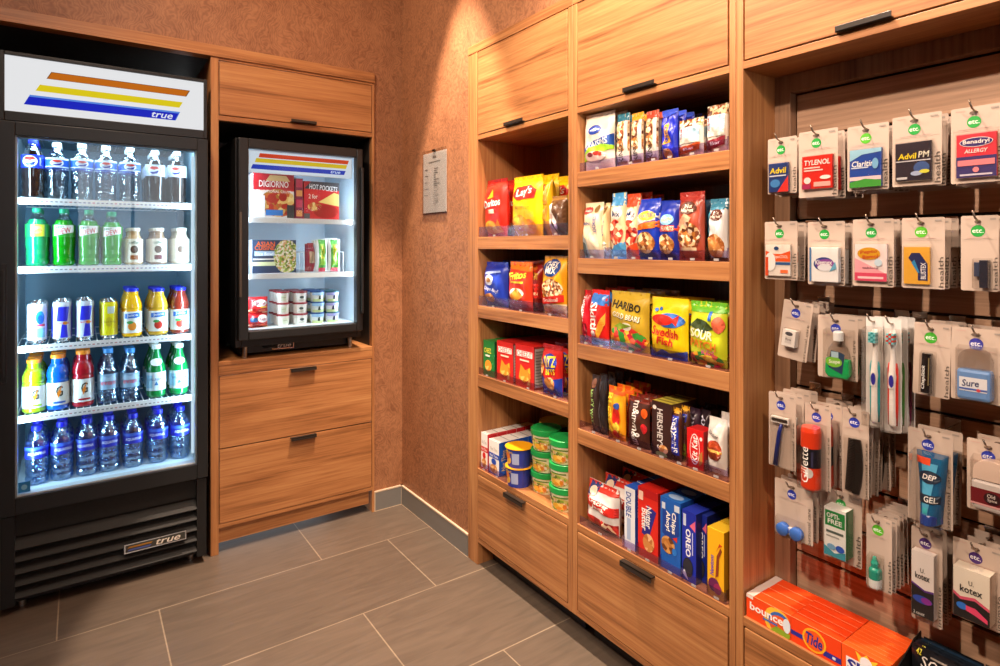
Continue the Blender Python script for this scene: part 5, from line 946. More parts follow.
# clear acrylic dividers with a front lip, one per lane
def divider(xs, zb, X, label, group, h=0.035, depth=0.16):
    for i, (a, b) in enumerate(zip(xs[:-1], xs[1:])):
        ya = PR(a, 260, X)[0]; yb = PR(b, 260, X)[0]; w = ya - yb - 0.0012
        mb = MB(); mb.box(0, 0, 0.0006, w, 0.0016, h * 0.8, ACRY); mb.box(w - 0.0016, 0.0016, 0.0006, w, depth, h, ACRY)
        mb.box(w / 2 - 0.007, -0.0006, 0.002, w / 2 + 0.007, -0.0001, 0.008, C('a8a0a0', 0.5))
        o = mb.build('shelf_divider', None, (X, ya, zb), RW)
        prop(o, label % (['first', 'second', 'third', 'fourth', 'fifth', 'sixth', 'seventh', 'eighth', 'ninth', 'tenth'][i] + ' from left'), 'shelf divider', group)
dv = 'clear acrylic shelf dividers'
divider([479, 511, 544, 568], S1, 1.2885, 'clear acrylic divider, %s, first shelf of the narrow cabinet', dv, h=0.05)
divider([479, 508.6, 533.5, 568], S2, 1.2885, 'clear acrylic divider, %s, second shelf of the narrow cabinet', dv, h=0.05)
divider([479, 495.5, 514.2, 543, 568], S3, 1.292, 'clear acrylic divider, %s, third shelf of the narrow cabinet', dv)
divider([579.8, 616, 646, 661, 679, 706, 727.5], Z[0], 1.2885, 'clear acrylic divider, %s, top shelf of the wide cabinet', dv)
divider([579.8, 605, 627.5, 640, 661.6, 680, 706, 727.5], Z[1], 1.2885, 'clear acrylic divider, %s, second shelf of the wide cabinet', dv)
divider([579.8, 592.3, 611, 651.5, 690.5, 727.5], Z[2], 1.2885, 'clear acrylic divider, %s, third shelf of the wide cabinet', dv)
divider([579.8, 608.5, 628, 651, 672.8, 686, 705.5, 727.5], Z[3], 1.2885, 'clear acrylic divider, %s, fourth shelf of the wide cabinet', dv)
divider([579.8, 622.5, 636.5, 659.3, 681.3, 707, 726.5], DECK, 1.289, 'clear acrylic divider, %s, deck of the wide cabinet', dv)
divider([479.5, 488.3, 506], DECK, 1.289, 'clear acrylic divider, %s, deck of the narrow cabinet', dv)
# ================================================================== hanging cards on the slatted rack
def boxart(mb, x0, x1, z0, z1, d, body, front=(), side=(), y1=0.0, top=None):
    y0 = y1 - d; m = M(body, 0.35)
    mb.box(x0, y0, z0, x1, y1, z1, m)
    art(mb, front, lambda u, v, o: (x0 + u * (x1 - x0), y0 - o, z0 + v * (z1 - z0)), x1 - x0, z1 - z0)
    art(mb, side, lambda u, v, o: (x1 + o, y0 + u * d, z0 + v * (z1 - z0)), d, z1 - z0)
def packet(name, body, front, d=0.006, side=()):
    def f(r, x0, x1, z0, z1):
        mb = MB(); boxart(mb, x0, x1, z0, z1, d, body, front, side, -0.0009); mb.build(name, r, bev=0.0012); return d
    f.pd = d; return f
def p_case(r, x0, x1, z0, z1):
    rr = (x1 - x0) / 4.2; zc = (z0 + z1) / 2; mb = MB()
    mb.box(x0 + rr, -0.008, zc - rr * 0.55, x1 - rr, -0.001, zc + rr * 0.55, M('e8ecf2'))
    for cx in (x0 + rr, x1 - rr): mb.tube([(cx, -0.001, zc), (cx, -0.013, zc), (cx, -0.0145, zc)], [rr, rr, rr * 0.92], M('3f78d8', 0.35), 24)
    mb.build('lens_case', r); return 0.015
def p_razor(r, x0, x1, z0, z1):
    mb = MB(); zt = z1; cx = (x0 + x1) / 2
    mb.tube([(cx + 0.004, -0.008, zt - 0.012), (cx - 0.002, -0.008, zt - 0.035), (x0 + 0.009, -0.008, z0)], [0.003, 0.0045, 0.0055], M('1f2f86', 0.35), 10); mb.build('handle', r, label='navy razor handle')
    mb = MB(); mb.box(x0, -0.011, zt - 0.014, x1, -0.004, zt, M('e4e2dc', 0.3)); mb.box(x0 + 0.002, -0.0118, zt - 0.011, x1 - 0.002, -0.011, zt - 0.003, STEEL); mb.build('razor_head', r, bev=0.001, label='white razor head with steel blade'); return 0.012
def p_foam(r, x0, x1, z0, z1):
    h = z1 - z0; rr = (x1 - x0) / 2; cx = (x0 + x1) / 2; mb = MB(); RD = M('e8401c', 0.3, 'foil'); DK = M('1c1a24', 0.3, 'foil')
    mb.lathe([(rr * 0.9, 0, RD), (rr, 0.004), (rr, h * 0.36, DK), (rr, h * 0.67, RD), (rr * 1.02, h * 0.675), (rr * 1.02, h * 0.93), (rr * 0.9, h)], 24, RD, cx, -rr - 0.002, z0)
    def SF(u, v, o): a = (u - 0.5) * 2.4; return (cx + (rr + o) * math.sin(a), -rr - 0.002 - (rr + o) * math.cos(a), z0 + h * (0.05 + 0.64 * v))
    art(mb, [('t', 'Gillette', 0.42, 0.56, 0.34, 0.90, 'f2efe8', 90, 0.1, 0.0), ('e', 0.62, 0.36, 0.16, 0.12, 'd8d4d0'), ('r', 0.70, 0.52, 0.78, 0.9, '3a3a5a')], SF, rr * 2.4, h * 0.64, curved=0.15); mb.build('shaving_foam_can', r); return rr * 2
def p_comb(r, x0, x1, z0, z1):
    mb = MB(); BK = M('1e1a18', 0.3); n = 12; h = z1 - z0; w = x1 - x0
    for i in range(n):
        t0, t1 = i / n, (i + 1) / n
        q = [(x1 - w * (0.20 + 0.5 * (1 - t) ** 2 * 0 + 0.55 * abs(t - 0.55) ** 2), z0 + h * t) for t in (t0, t1)]
        xs = 0.30 * w
        mb.prism([(q[0][0] - xs, q[0][1]), (q[0][0], q[0][1]), (q[1][0], q[1][1]), (q[1][0] - xs, q[1][1])], -0.006, -0.002, BK)
    for i in range(34):
        t = 0.03 + i * 0.0285; xr = x1 - w * (0.20 + 0.55 * abs(t - 0.55) ** 2) - 0.28 * w
        xl = x0 + w * (0.02 + 0.16 * t)
        mb.box(xl, -0.005, z0 + h * t, xr, -0.003, z0 + h * (t + 0.021), BK)
    mb.build('comb', r); return 0.006
def p_gel(r, x0, x1, z0, z1):
    h = z1 - z0; w = x1 - x0; nu, nv = 12, 14; mb = MB(); cx = (x0 + x1) / 2
    def hw(v): return w * (0.34 + 0.16 * max(0, (v - 0.15) / 0.85)) if v > 0.14 else w * 0.33
    def dep(u, v): return (0.030 * (1 - v) + 0.004) * max(0.0, 1 - abs(2 * u - 1) ** 2.2) ** 0.6
    SF = lambda u, v, o: (cx + (u - 0.5) * 2 * hw(v), -0.003 - dep(u, v) - o, z0 + v * h)
    vs = [SF(i / nu, j / nv, 0) for j in range(nv + 1) for i in range(nu + 1)]
    fs = [(j * (nu + 1) + i, j * (nu + 1) + i + 1, (j + 1) * (nu + 1) + i + 1, (j + 1) * (nu + 1) + i) for j in range(nv) for i in range(nu)]
    mb.add(vs, fs, M('1b5f8c', 0.25, 'foil'), True); mb.add([(x, -0.002, z) for x, y, z in vs], [f[::-1] for f in fs], M('1b5f8c', 0.25, 'foil'))
    art(mb, [('p', [(0.3, 0.14), (0.55, 0.14), (0.75, 0.85), (0.2, 0.85)], '4aa0c8'), ('r', 0, 0, 1, 0.14, '1a3a8a'), ('r', 0.0, 0.82, 0.5, 0.92, 'e8502a'), ('e', 0.5, 0.66, 0.40, 0.09, '14283e'), ('t', 'DEP', 0.5, 0.66, 0.5, 0.07, 'e8e4e0', 0, 0.2, 0.04), ('r', 0.12, 0.30, 0.95, 0.42, '1c2c3c'), ('t', 'GEL', 0.62, 0.36, 0.52, 0.08, 'f2f2ee', 0, 0, 0.02), ('r', 0.35, 0.17, 0.55, 0.24, '3ab0b8')], SF, w, h, curved=0.15, kind='foil')
    mb.build('gel_tube', r); return 0.036
def p_wash(r, x0, x1, z0, z1):
    h = z1 - z0; w = x1 - x0; cx = (x0 + x1) / 2; G = M('18a85c', 0.12, 'liquid')
    pts = [(cx - w * .36, z0), (cx + w * .40, z0), (cx + w * .5, z0 + h * .1), (cx + w * .46, z0 + h * .42), (cx + w * .34, z0 + h * .64), (cx + w * .12, z0 + h * .78), (cx - w * .12, z0 + h * .78), (cx - w * .34, z0 + h * .64), (cx - w * .46, z0 + h * .42), (cx - w * .5, z0 + h * .1)]
    mb = MB(); mb.prism(pts[:4] + pts[8:], -0.018, -0.002, G); mb.prism([pts[3], pts[4], pts[5], pts[6], pts[7], pts[8]], -0.018, -0.002, BLIST)
    SF = lambda u, v, o: (x0 + u * w, -0.018 - o, z0 + v * h)
    art(mb, [('p', [(0.18, 0.22), (0.72, 0.10), (0.82, 0.52), (0.62, 0.56), (0.28, 0.58)], '22405e'), ('e', 0.40, 0.34, 0.32, 0.11, '7ac03a'), ('t', 'Scope', 0.42, 0.34, 0.44, 0.10, 'f0f4e8', 4, 0.1, 0.05), ('r', 0.3, 0.44, 0.58, 0.56, 'a8c8d8')], SF, w, h); mb.build('mouthwash_bottle', r, bev=0.004)
    MB().lathe([(0.010, 0), (0.010, h * 0.17), (0.008, h * 0.2)], 16, M('e4e8ea', 0.35), cx, -0.010, z0 + h * 0.79).build('cap', r); return 0.02
def p_brush(col, grip='2a2a9a'):
    def f(r, x0, x1, z0, z1):
        h = z1 - z0; cx = (x0 + x1) / 2; WH = M('eeeae6', 0.3); CL = M(col, 0.3); y = -0.010; mb = MB()
        mb.tube([(cx, y, z0 + h * t) for t in (0, 0.03, 0.2, 0.4, 0.52, 0.60, 0.70, 0.82, 0.86, 0.97, 1.0)], [0.005, 0.0075, 0.0075, 0.0072, 0.0084, 0.0074, 0.005, 0.0042, 0.006, 0.0064, 0.004], WH, 12)
        for sx in (-1, 1): mb.tube([(cx + sx * 0.0062, y - 0.001, z0 + h * t) for t in (0.02, 0.2, 0.4, 0.52, 0.60, 0.66)], [0.0025, 0.0034, 0.0034, 0.0036, 0.0034, 0.0015], CL, 8)
        SF = lambda u, v, o: (cx + (u - 0.5) * 0.013, y - 0.0088 - o, z0 + h * v)
        mb.box(cx - 0.005, y - 0.0088, z0 + h * 0.40, cx + 0.004, y - 0.004, z0 + h * 0.55, WH)
        art(mb, [('e', 0.5, 0.475, 0.34, 0.065, grip), ('e', 0.5, 0.30, 0.1, 0.008, 'f4f4f4'), ('e', 0.5, 0.24, 0.1, 0.008, 'f4f4f4'), ('e', 0.5, 0.18, 0.1, 0.008, 'f4f4f4')], SF, 0.011, h)
        mb.build('toothbrush', r)
        mb = MB()
        for i in range(5):
            for j in range(3): mb.box(cx - 0.0066 + j * 0.0046, y - 0.016, z0 + h * 0.86 + i * 0.0042, cx - 0.0026 + j * 0.0046, y - 0.003, z0 + h * 0.86 + i * 0.0042 + 0.0036, M(['7ad0d8', col][(i + j) % 2]))
        mb.build('bristles', r); return 0.026
    f.pd = 0.011; return f
def p_balm(r, x0, x1, z0, z1):
    h = z1 - z0; rr = (x1 - x0) / 2; cx = (x0 + x1) / 2; mb = MB()
    mb.lathe([(rr, 0), (rr, h * 0.72), (rr * 0.96, h * 0.722), (rr * 0.96, h * 0.99), (rr * 0.8, h)], 20, M('1a1a1c', 0.25, 'foil'), cx, -rr - 0.001, z0)
    SF = lambda u, v, o: (cx + (rr + o) * math.sin((u - .5) * 2.2), -rr - 0.001 - (rr + o) * math.cos((u - .5) * 2.2), z0 + v * h)
    art(mb, [('t', 'ChapStick', 0.40, 0.40, 0.36, 0.60, 'f2f2f0', 90, 0.2, 0.04), ('r', 0.72, 0.2, 0.80, 0.9, '8a7a50')], SF, rr * 2.2, h, curved=0.15); mb.build('lip_balm_tube', r); return rr * 2
def p_deo(body, capc, front, clearcap=True):
    def f(r, x0, x1, z0, z1):
        h = z1 - z0; w = x1 - x0; mb = MB(); d = 0.024
        boxart(mb, x0, x1, z0, z0 + h * 0.60, d, body, front, (), -0.001); mb.build('deodorant_stick', r, bev=0.006)
        mb = MB(); pts = [(x0 + 0.002, z0 + h * 0.605), (x1 - 0.002, z0 + h * 0.605), (x1 - 0.003, z0 + h * 0.8)] + [((x0 + x1) / 2 + (w / 2 - 0.003) * math.cos(R(a)), z0 + h * 0.8 + h * 0.2 * math.sin(R(a))) for a in range(20, 180, 20)] + [(x0 + 0.003, z0 + h * 0.8)]
        mb.prism(pts, -d, -0.002, BLIST if clearcap else M(capc, 0.3)); mb.build('cap', r, label='rounded deodorant cap'); return d
    f.pd = 0.024; return f
def p_drops(r, x0, x1, z0, z1):
    h = z1 - z0; rr = (x1 - x0) / 2; T = M('1f9a84', 0.25, 'foil'); mb = MB()
    mb.lathe([(rr * 0.95, 0, M('e8ecec')), (rr, 0.003), (rr, h * 0.28, T), (rr, h * 0.55), (rr * 0.9, h * 0.60), (rr * 0.62, h * 0.66), (rr * 0.66, h * 0.80), (rr * 0.45, h * 0.88), (rr * 0.3, h)], 18, T, (x0 + x1) / 2, -rr - 0.001, z0); mb.build('eye_drop_bottle', r); return rr * 2
def p_light(r, x0, x1, z0, z1):
    mb = MB(); mb.box(x0, -0.011, z0 + (z1 - z0) * 0.4, (x0 + x1) / 2, -0.001, z1 - 0.004, M('3a4660', 0.3)); mb.box((x0 + x1) / 2 - 0.002, -0.015, z0, x1, -0.001, z1, M('232a38', 0.25, 'foil')); mb.build('clipper', r, bev=0.001); return 0.016
FR_, BL_, PU_ = '239a3e', '2b3aa6', '46286e'
PDEP = dict(p_case=0.012, p_razor=0.008, p_foam=0.015, p_comb=0.004, p_gel=0.018, p_wash=0.018, p_balm=0.008, p_drops=0.007, p_light=0.014)
def hang(xl, xr, yt, yb, X, dot, prod, pbox, n, pitch, label, noun, short, word='health', tilt=0.0, board='bba89a', tube=False, hook=True):
    pm = (xl + xr) / 2
    ya = PR(xl, (yt + yb) / 2, X)[0]; ye = PR(xr, (yt + yb) / 2, X)[0]; w = ya - ye; yc = (ya + ye) / 2
    zt = PR(pm, yt, X)[1]; zb_ = PR(pm, yb, X)[1]; h = zt - zb_; top = 0.013
    root = empty('hanging_card', (X, yc, zt - top), None, None, None, RW)
    XP = X - PDEP.get(prod.__name__, getattr(prod, 'pd', 0))
    lx = lambda px: -(PR(px, (yt + yb) / 2, XP)[0] - yc)
    lz = lambda py: PR((pbox[0] + pbox[1]) / 2, py, XP)[1] - (zt - top)
    mb = MB(); pts = [(x, z - h + top) for x, z in rnd_prof(w, h, 4, 0.003)]
    if not tube:
        mb.prism(pts, -0.0004, 0.0004, M(board, 0.6))
        SF = lambda u, v, o: (-w / 2 + u * w, -0.0004 - o, top - h + v * h)
        rd = 0.0105; dv_ = 1 - (top + 0.0145) / h
        its = [('e', 0.46, dv_, rd / w, rd / h, dot), ('t', 'etc.', 0.46, dv_, rd * 1.55 / w, rd * 0.66 / h, 'f6f8f4', 0, 0, 0.012), ('r', 0.1, 1 - 0.006 / h, 0.28, 1 - 0.005 / h, 'c09a90'), ('r', 0.78, 1 - 0.008 / h, 0.93, 1 - 0.005 / h, '9a9088'), ('r', 0.04, dv_ - 0.0150 / h, 0.96, dv_ - 0.0144 / h, 'b8a89c'),
               ('r', 0.15, dv_ - 0.0125 / h, 0.8, dv_ - 0.0115 / h, 'c4a49c'), ('e', 0.46, 1 - top / h + 0.002 / h, 0.09, 0.003 / h, '6a5a50')]
        its.append(('t', word, 0.92, 0.05 + 0.30 * (0.9 if len(word) > 8 else 0.62), 0.11, (0.64 if len(word) > 8 else 0.42), '5a514a', 90, 0, 0.01))
        art(mb, its, SF, w, h, step=0.00012); mb.build('card', root)
    else:
        mb.prism([(x, z) for x, z in pts], 0.0, 0.0008, M('d8d4d0', 0.5)); mb.build('card', root)
    x0, x1, z1, z0 = lx(pbox[0]), lx(pbox[1]), lz(pbox[2]), lz(pbox[3])
    d = prod(root, x0, x1, z0, z1)
    e = 0.003; bx0, bx1, bz0, bz1 = max(-w / 2 + .001, x0 - e), min(w / 2 - .001, x1 + e), max(top - h + .001, z0 - e), z1 + e
    if tube: bx0, bx1, bz0, bz1 = -w / 2 + 0.001, w / 2 - 0.001, top - h + 0.001, -0.006
    mb = MB(); yf = -d - 0.003; i_ = min(0.003, (bx1 - bx0) * 0.2)
    vs = [(bx0, -0.0012, bz0), (bx1, -0.0012, bz0), (bx1, -0.0012, bz1), (bx0, -0.0012, bz1), (bx0 + i_, yf, bz0 + i_), (bx1 - i_, yf, bz0 + i_), (bx1 - i_, yf, bz1 - i_), (bx0 + i_, yf, bz1 - i_)]
    mb.add(vs, [(4, 5, 6, 7), (0, 1, 5, 4), (1, 2, 6, 5), (2, 3, 7, 6), (3, 0, 4, 7)], BLIST); mb.build('blister', root, label='clear plastic blister')
    root.rotation_euler = (0, R(tilt), RW)
    prop(root, label, 'hanging card', 'hanging cards on the slatted rack')
    n = max(1, min(n, int((1.438 - X) / pitch) + 1))
    for k in range(1, n):
        c = copy_tree(root); c.location = (X + k * pitch, yc + random.uniform(-0.0025, 0.0025), zt - top - random.uniform(0, 0.004))
        c.rotation_euler = (0, R(tilt * max(0.2, 1 - 0.35 * k) + random.uniform(-1.5, 1.5)), RW + R(random.uniform(-3, 3)))
        prop(c, '%s %s behind the %s' % (noun, ORD[k], short), 'hanging card', 'hanging cards on the slatted rack')
    if not hook: return root
    hk = empty('peg_hook', (1.449, yc, zt), 'thin metal peg hook holding the %s' % short, 'hook', 'peg hooks on the slatted rack'); zl = -top + 0.003
    tip = X - 0.022 - 1.449
    MB().tube([(0, 0, zl), (tip * 0.6, 0, zl), (tip + 0.012, 0, zl + 0.001), (tip + 0.003, 0.001, zl + 0.005), (tip - 0.004, 0.003, zl + 0.018)], 0.0016, WIRE, 8).build('wire', hk)
    mb = MB(); mb.box(-0.0035, -0.014, zl - 0.012, 0.0, 0.014, zl + 0.016, CHROME); mb.box(-0.006, -0.014, zl + 0.010, -0.0035, 0.014, zl + 0.016, CHROME); mb.build('clip', hk, bev=0.0008)
    return root
# first row
ADV = [('p', [(0.45, 0), (1, 0), (1, 0.55)], 'd8302a'), ('t', 'Advil', 0.48, 0.74, 0.84, 0.2, 'f2d820', 0, 0.1, 0.05), ('r', 0.05, 0.54, 0.9, 0.58, 'd8dce8'), ('e', 0.35, 0.3, 0.25, 0.14, '3f86c8')]
TYL = [('t', 'TYLENOL', 0.5, 0.80, 0.86, 0.16, 'fbf4f0', 0, 0.1, 0.04), ('r', 0.06, 0.62, 0.6, 0.66, 'f6d8d0'), ('r', 0.06, 0.54, 0.7, 0.58, 'f6d8d0'), ('e', 0.18, 0.26, 0.12, 0.1, 'f4e4e0'), ('e', 0.78, 0.33, 0.18, 0.06, 'f8f0ec'), ('r', 0.4, 0.06, 0.95, 0.2, 'f0b0a8'), ('r', 0, 0, 0.3, 0.15, 'a8285a')]
CLA = [('p', [(0, 0.7), (0.4, 0.86), (1, 0.9), (1, 1), (0, 1)], '9ad0ec'), ('t', 'Claritin', 0.42, 0.62, 0.7, 0.16, 'f6fafc', 0, 0.15, 0.04), ('r', 0.05, 0.50, 0.6, 0.53, 'd0e0f4'), ('r', 0, 0.18, 1, 0.28, 'e8d0d8'), ('p', [(0, 0), (1, 0), (1, 0.16), (0.5, 0.22), (0, 0.14)], '3fa03a'), ('e', 0.82, 0.6, 0.1, 0.14, '7ab8e4')]
APM = [('t', 'Advil', 0.34, 0.64, 0.52, 0.15, 'f2d820', 0, 0.1, 0.05), ('t', 'PM', 0.80, 0.66, 0.30, 0.16, 'e8e4d0', 0, 0.1, 0.03), ('r', 0.02, 0.50, 0.98, 0.525, 'd8d8e0'), ('e', 0.74, 0.32, 0.22, 0.16, '3a5a94'), ('e', 0.6, 0.18, 0.16, 0.06, 'a8b8d8'), ('e', 0.82, 0.22, 0.14, 0.05, 'd8d84a'), ('r', 0.05, 0.04, 0.35, 0.10, 'c8c8cc')]
BEN = [('r', 0, 0, 1, 0.48, '3a3272'), ('e', 0.5, 0.80, 0.42, 0.11, 'f2e8ec'), ('e', 0.5, 0.80, 0.40, 0.095, '352e78'), ('t', 'Benadryl', 0.5, 0.80, 0.66, 0.12, 'fbf4f4', 0, 0, 0.05), ('t', 'ALLERGY', 0.5, 0.60, 0.58, 0.09, 'fbeeee', 0, 0.2, 0.04), ('r', 0.04, 0.27, 0.96, 0.40, 'f08a94'), ('e', 0.5, 0.17, 0.08, 0.06, 'f0909a'), ('r', 0.1, 0.04, 0.9, 0.08, 'd8d0e4')]
X1 = 1.30
hang(768, 797, 137.5, 193.5, X1, FR_, packet('pill_packet', '1f3a78', ADV), (768.8, 788.5, 163, 192), 5, 0.026, 'card with navy pill packet, yellow lettering and red corner, top row left', 'navy pill packet card', 'navy pill packet card')
hang(799, 838, 130, 197, X1, FR_, packet('pill_packet', 'd8281e', TYL), (802.5, 832.5, 155.5, 188.5), 5, 0.026, 'card with bright red pill packet in the top row', 'red pill packet card', 'bright red packet card')
hang(847.5, 889, 124.5, 190, X1, '55b32a', packet('pill_packet', '1c4aa8', CLA), (850, 881.5, 149, 187), 5, 0.026, 'card with blue, white and green pill packet in the top row', 'blue and green packet card', 'blue and green packet card')
hang(892.5, 942, 114.5, 185.5, X1, FR_, packet('pill_packet', '2a2632', APM), (895.5, 931.5, 142, 180.5), 5, 0.026, 'card with black pill packet and yellow lettering in the top row', 'black pill packet card', 'black packet card')
hang(951, 1003, 106, 182.5, X1, FR_, packet('pill_packet', 'e0384a', BEN), (956.5, 997, 133, 177), 5, 0.026, 'card with red and purple allergy packet, top row far right', 'red and purple packet card', 'allergy packet card')
# second row
VIC = [('p', [(0, 0.75), (0.5, 0.66), (1, 0.78), (1, 1), (0, 1)], 'f0e6dc'), ('p', [(0, 0.80), (0.5, 0.66), (1, 0.8), (1, 0.70), (0.5, 0.58), (0, 0.66)], 'e0521c'), ('r', 0.3, 0.46, 1, 0.70, 'e85a1c'), ('t', 'VapoCOOL', 0.62, 0.6, 0.6, 0.12, 'f8f0e8'), ('r', 0.4, 0.36, 1, 0.44, '2a5a94'), ('e', 0.2, 0.45, 0.22, 0.3, 'f2f0ee'), ('e', 0.45, 0.88, 0.1, 0.06, '2a4a7a'), ('r', 0.0, 0.0, 0.12, 0.6, 'd84818'), ('r', 0.62, 0.1, 0.92, 0.2, 'e85a2a')]
KLE = [('e', 0.5, 0.52, 0.36, 0.20, '2a3f8a'), ('e', 0.56, 0.50, 0.32, 0.17, '8a4aa0'), ('e', 0.54, 0.42, 0.26, 0.10, 'e4e8f0'), ('t', 'Kleenex', 0.5, 0.57, 0.60, 0.14, 'f2f0f4', 0, 0.1, 0.05), ('r', 0, 0, 0.06, 1, '4a80b8'), ('p', [(0.7, 0.3), (0.95, 0.4), (0.9, 0.6)], '6ab0d0')]
PEP = [('p', [(0, 0.3), (0, 0.62), (1, 0.2), (1, 0.0), (0, 0)], 'f0a8b4'), ('r', 0, 0, 1, 0.22, 'd84a6a'), ('r', 0.1, 0.06, 0.9, 0.12, 'f6d0d8'), ('e', 0.45, 0.74, 0.36, 0.17, 'd8a020'), ('t', 'Pepto', 0.45, 0.78, 0.54, 0.12, 'c03a20', 6, 0.1, 0.05), ('t', 'Bismol', 0.5, 0.66, 0.5, 0.10, 'c03a20', 6, 0.1, 0.05), ('t', 'tablets', 0.5, 0.36, 0.5, 0.06, '8a5a6a'), ('e', 0.75, 0.5, 0.12, 0.1, 'c8e0f0')]
BLX = [('p', [(0.18, 0.70), (0.3, 0.84), (0.62, 0.84), (0.92, 0.55), (0.92, 0.10), (0.55, 0.10), (0.55, 0.35), (0.3, 0.6)], '1f2a5c'), ('p', [(0.3, 0.58), (0.42, 0.66), (0.62, 0.3), (0.55, 0.3)], '2f8ac0'), ('t', 'BLISTEX', 0.76, 0.36, 0.2, 0.44, 'e8e8ee', 90, 0, 0.04)]
X2 = 1.31
hang(765, 797.5, 221.5, 279.5, X2, FR_, packet('medicine_sachet', 'e6ded6', VIC), (766, 790.5, 244.5, 276), 4, 0.034, 'card with orange and white medicine sachet, second row left', 'orange and white sachet card', 'orange and white sachet card')
hang(808, 845, 221.5, 285, X2, FR_, packet('tissue_packet', 'eef0f2', KLE, 0.012), (810, 838.5, 247.5, 282), 4, 0.034, 'card with white tissue packet and purple oval in the second row', 'white tissue packet card', 'white tissue card')
hang(853, 894, 219, 286.5, X2, FR_, packet('tablet_packet', 'f2e2e2', PEP), (855, 887, 244, 281), 4, 0.034, 'card with pink tablet packet in the second row', 'pink tablet packet card', 'pink tablet card')
hang(902, 945, 217.5, 288.5, X2, '55b32a', packet('lip_ointment_packet', 'e2a93c', BLX, 0.004), (904, 930, 247, 284), 4, 0.034, 'card with yellow and navy packet in the second row', 'yellow and navy packet card', 'yellow packet card')
hang(961, 999, 215.5, 291, X2, FR_, p_light, (973, 988, 260, 288), 4, 0.034, 'card with small dark clipper, second row far right', 'dark clipper card', 'dark clipper card')
# third row
FLO = [('e', 0.5, 0.78, 0.3, 0.12, '4a4a52'), ('r', 0.25, 0.2, 0.75, 0.6, 'd0ccc8'), ('t', 'floss', 0.5, 0.44, 0.44, 0.14, '5a5660')]
hang(783.5, 813, 301.5, 360.5, 1.33, BL_, packet('floss_box', 'e8e4e0', FLO, 0.016), (786, 799, 331, 347.5), 4, 0.030, 'tilted card with small white floss box, third row left', 'floss box card', 'tilted floss card', 'personal care', 7)
hang(818, 858, 316, 379, 1.32, BL_, p_wash, (824, 849.5, 331, 378.5), 3, 0.035, 'card with small green mouthwash bottle in the third row', 'green mouthwash card', 'green mouthwash card', 'personal care')
hang(866, 883, 317, 426, 1.315, BL_, p_brush('1f9aa0'), (869, 881, 329, 423), 2, 0.03, 'teal and white toothbrush in a clear pack, left of the pair', 'toothbrush pack', 'teal toothbrush pack', tube=True)
hang(884.5, 901.5, 319, 432, 1.315, BL_, p_brush('d8301e'), (887, 899, 330, 427), 1, 0.03, 'red and white toothbrush in a clear pack, right of the pair', 'toothbrush pack', 'red toothbrush pack', tube=True)
r0 = hang(884.5, 901.5, 319, 432, 1.345, BL_, p_brush('4a8a3a'), (887, 899, 330, 427), 1, 0.03, 'green toothbrush in a clear pack behind the red toothbrush', 'toothbrush pack', 'green toothbrush pack', tube=True, hook=False)
r0.location.y = PR(893, 375, 1.315)[0] + 0.0006; r0.location.z = PR(893, 319, 1.315)[1] - 0.013
r1 = hang(884.5, 901.5, 319, 432, 1.375, BL_, p_brush('8a2a5a'), (887, 899, 330, 427), 1, 0.03, 'plum toothbrush in a clear pack behind the green toothbrush', 'toothbrush pack', 'plum toothbrush pack', tube=True, hook=False)
r1.location.y = PR(893, 375, 1.315)[0] - 0.0006; r1.location.z = PR(893, 319, 1.315)[1] - 0.013
hang(914.5, 951.5, 323.5, 396.5, 1.32, '3fa02c', p_balm, (923, 934, 353, 392.5), 3, 0.035, 'card with black lip balm tube in the third row', 'black lip balm card', 'black lip balm card', tilt=1.5)
SUR = [('r', 0.1, 0.30, 0.9, 0.74, 'e4e8f0'), ('t', 'Sure', 0.42, 0.56, 0.5, 0.22, '2a3a6a', 4, 0.2, 0.04), ('r', 0.1, 0.34, 0.9, 0.40, '4a6ab8'), ('e', 0.66, 0.36, 0.06, 0.05, 'd84a5a')]
hang(951, 1008, 329, 402.5, 1.32, '3a3a9a', p_deo('6a96d0', 'e8e4e0', SUR), (956, 991, 349, 401), 3, 0.038, 'card with blue deodorant stick under a clear cap, third row right', 'blue deodorant card', 'blue deodorant card', 'personal care')
# fourth row
hang(769, 796, 393.5, 468, 1.30, BL_, p_razor, (771.5, 789, 417, 466), 4, 0.03, 'card with disposable navy razor, fourth row left', 'navy razor card', 'navy razor card', 'personal care')
hang(805, 831, 405, 488.5, 1.31, BL_, p_foam, (803.5, 822, 426, 487), 3, 0.045, 'card with red and black shaving foam can in the fourth row', 'shaving foam card', 'shaving foam card', 'personal care')
hang(842.5, 869, 409.5, 496.5, 1.31, BL_, p_comb, (844.5, 867.5, 439, 494), 6, 0.024, 'card with curved black comb in the fourth row', 'black comb card', 'black comb card', 'personal care')
hang(908, 953, 431, 524.5, 1.33, BL_, p_gel, (913.5, 945.5, 454, 523), 2, 0.046, 'large card with blue hair gel tube in the fourth row', 'hair gel card', 'blue gel tube card', 'personal care')
OLD = [('r', 0, 0.18, 1, 0.72, '6a1820'), ('e', 0.55, 0.46, 0.22, 0.2, '30141a'), ('t', 'Old', 0.52, 0.54, 0.2, 0.12, 'd8ccc4'), ('t', 'Spice', 0.55, 0.40, 0.24, 0.12, 'd8ccc4'), ('r', 0, 0.18, 1, 0.24, 'd8a0a0')]
hang(967, 1015, 442, 514, 1.33, BL_, p_deo('c8c0bc', 'd8c0b0', OLD, False), (971, 1011, 462, 513), 2, 0.046, 'card with dark red banded deodorant, fourth row far right', 'dark red deodorant card', 'dark red deodorant card', 'personal care')
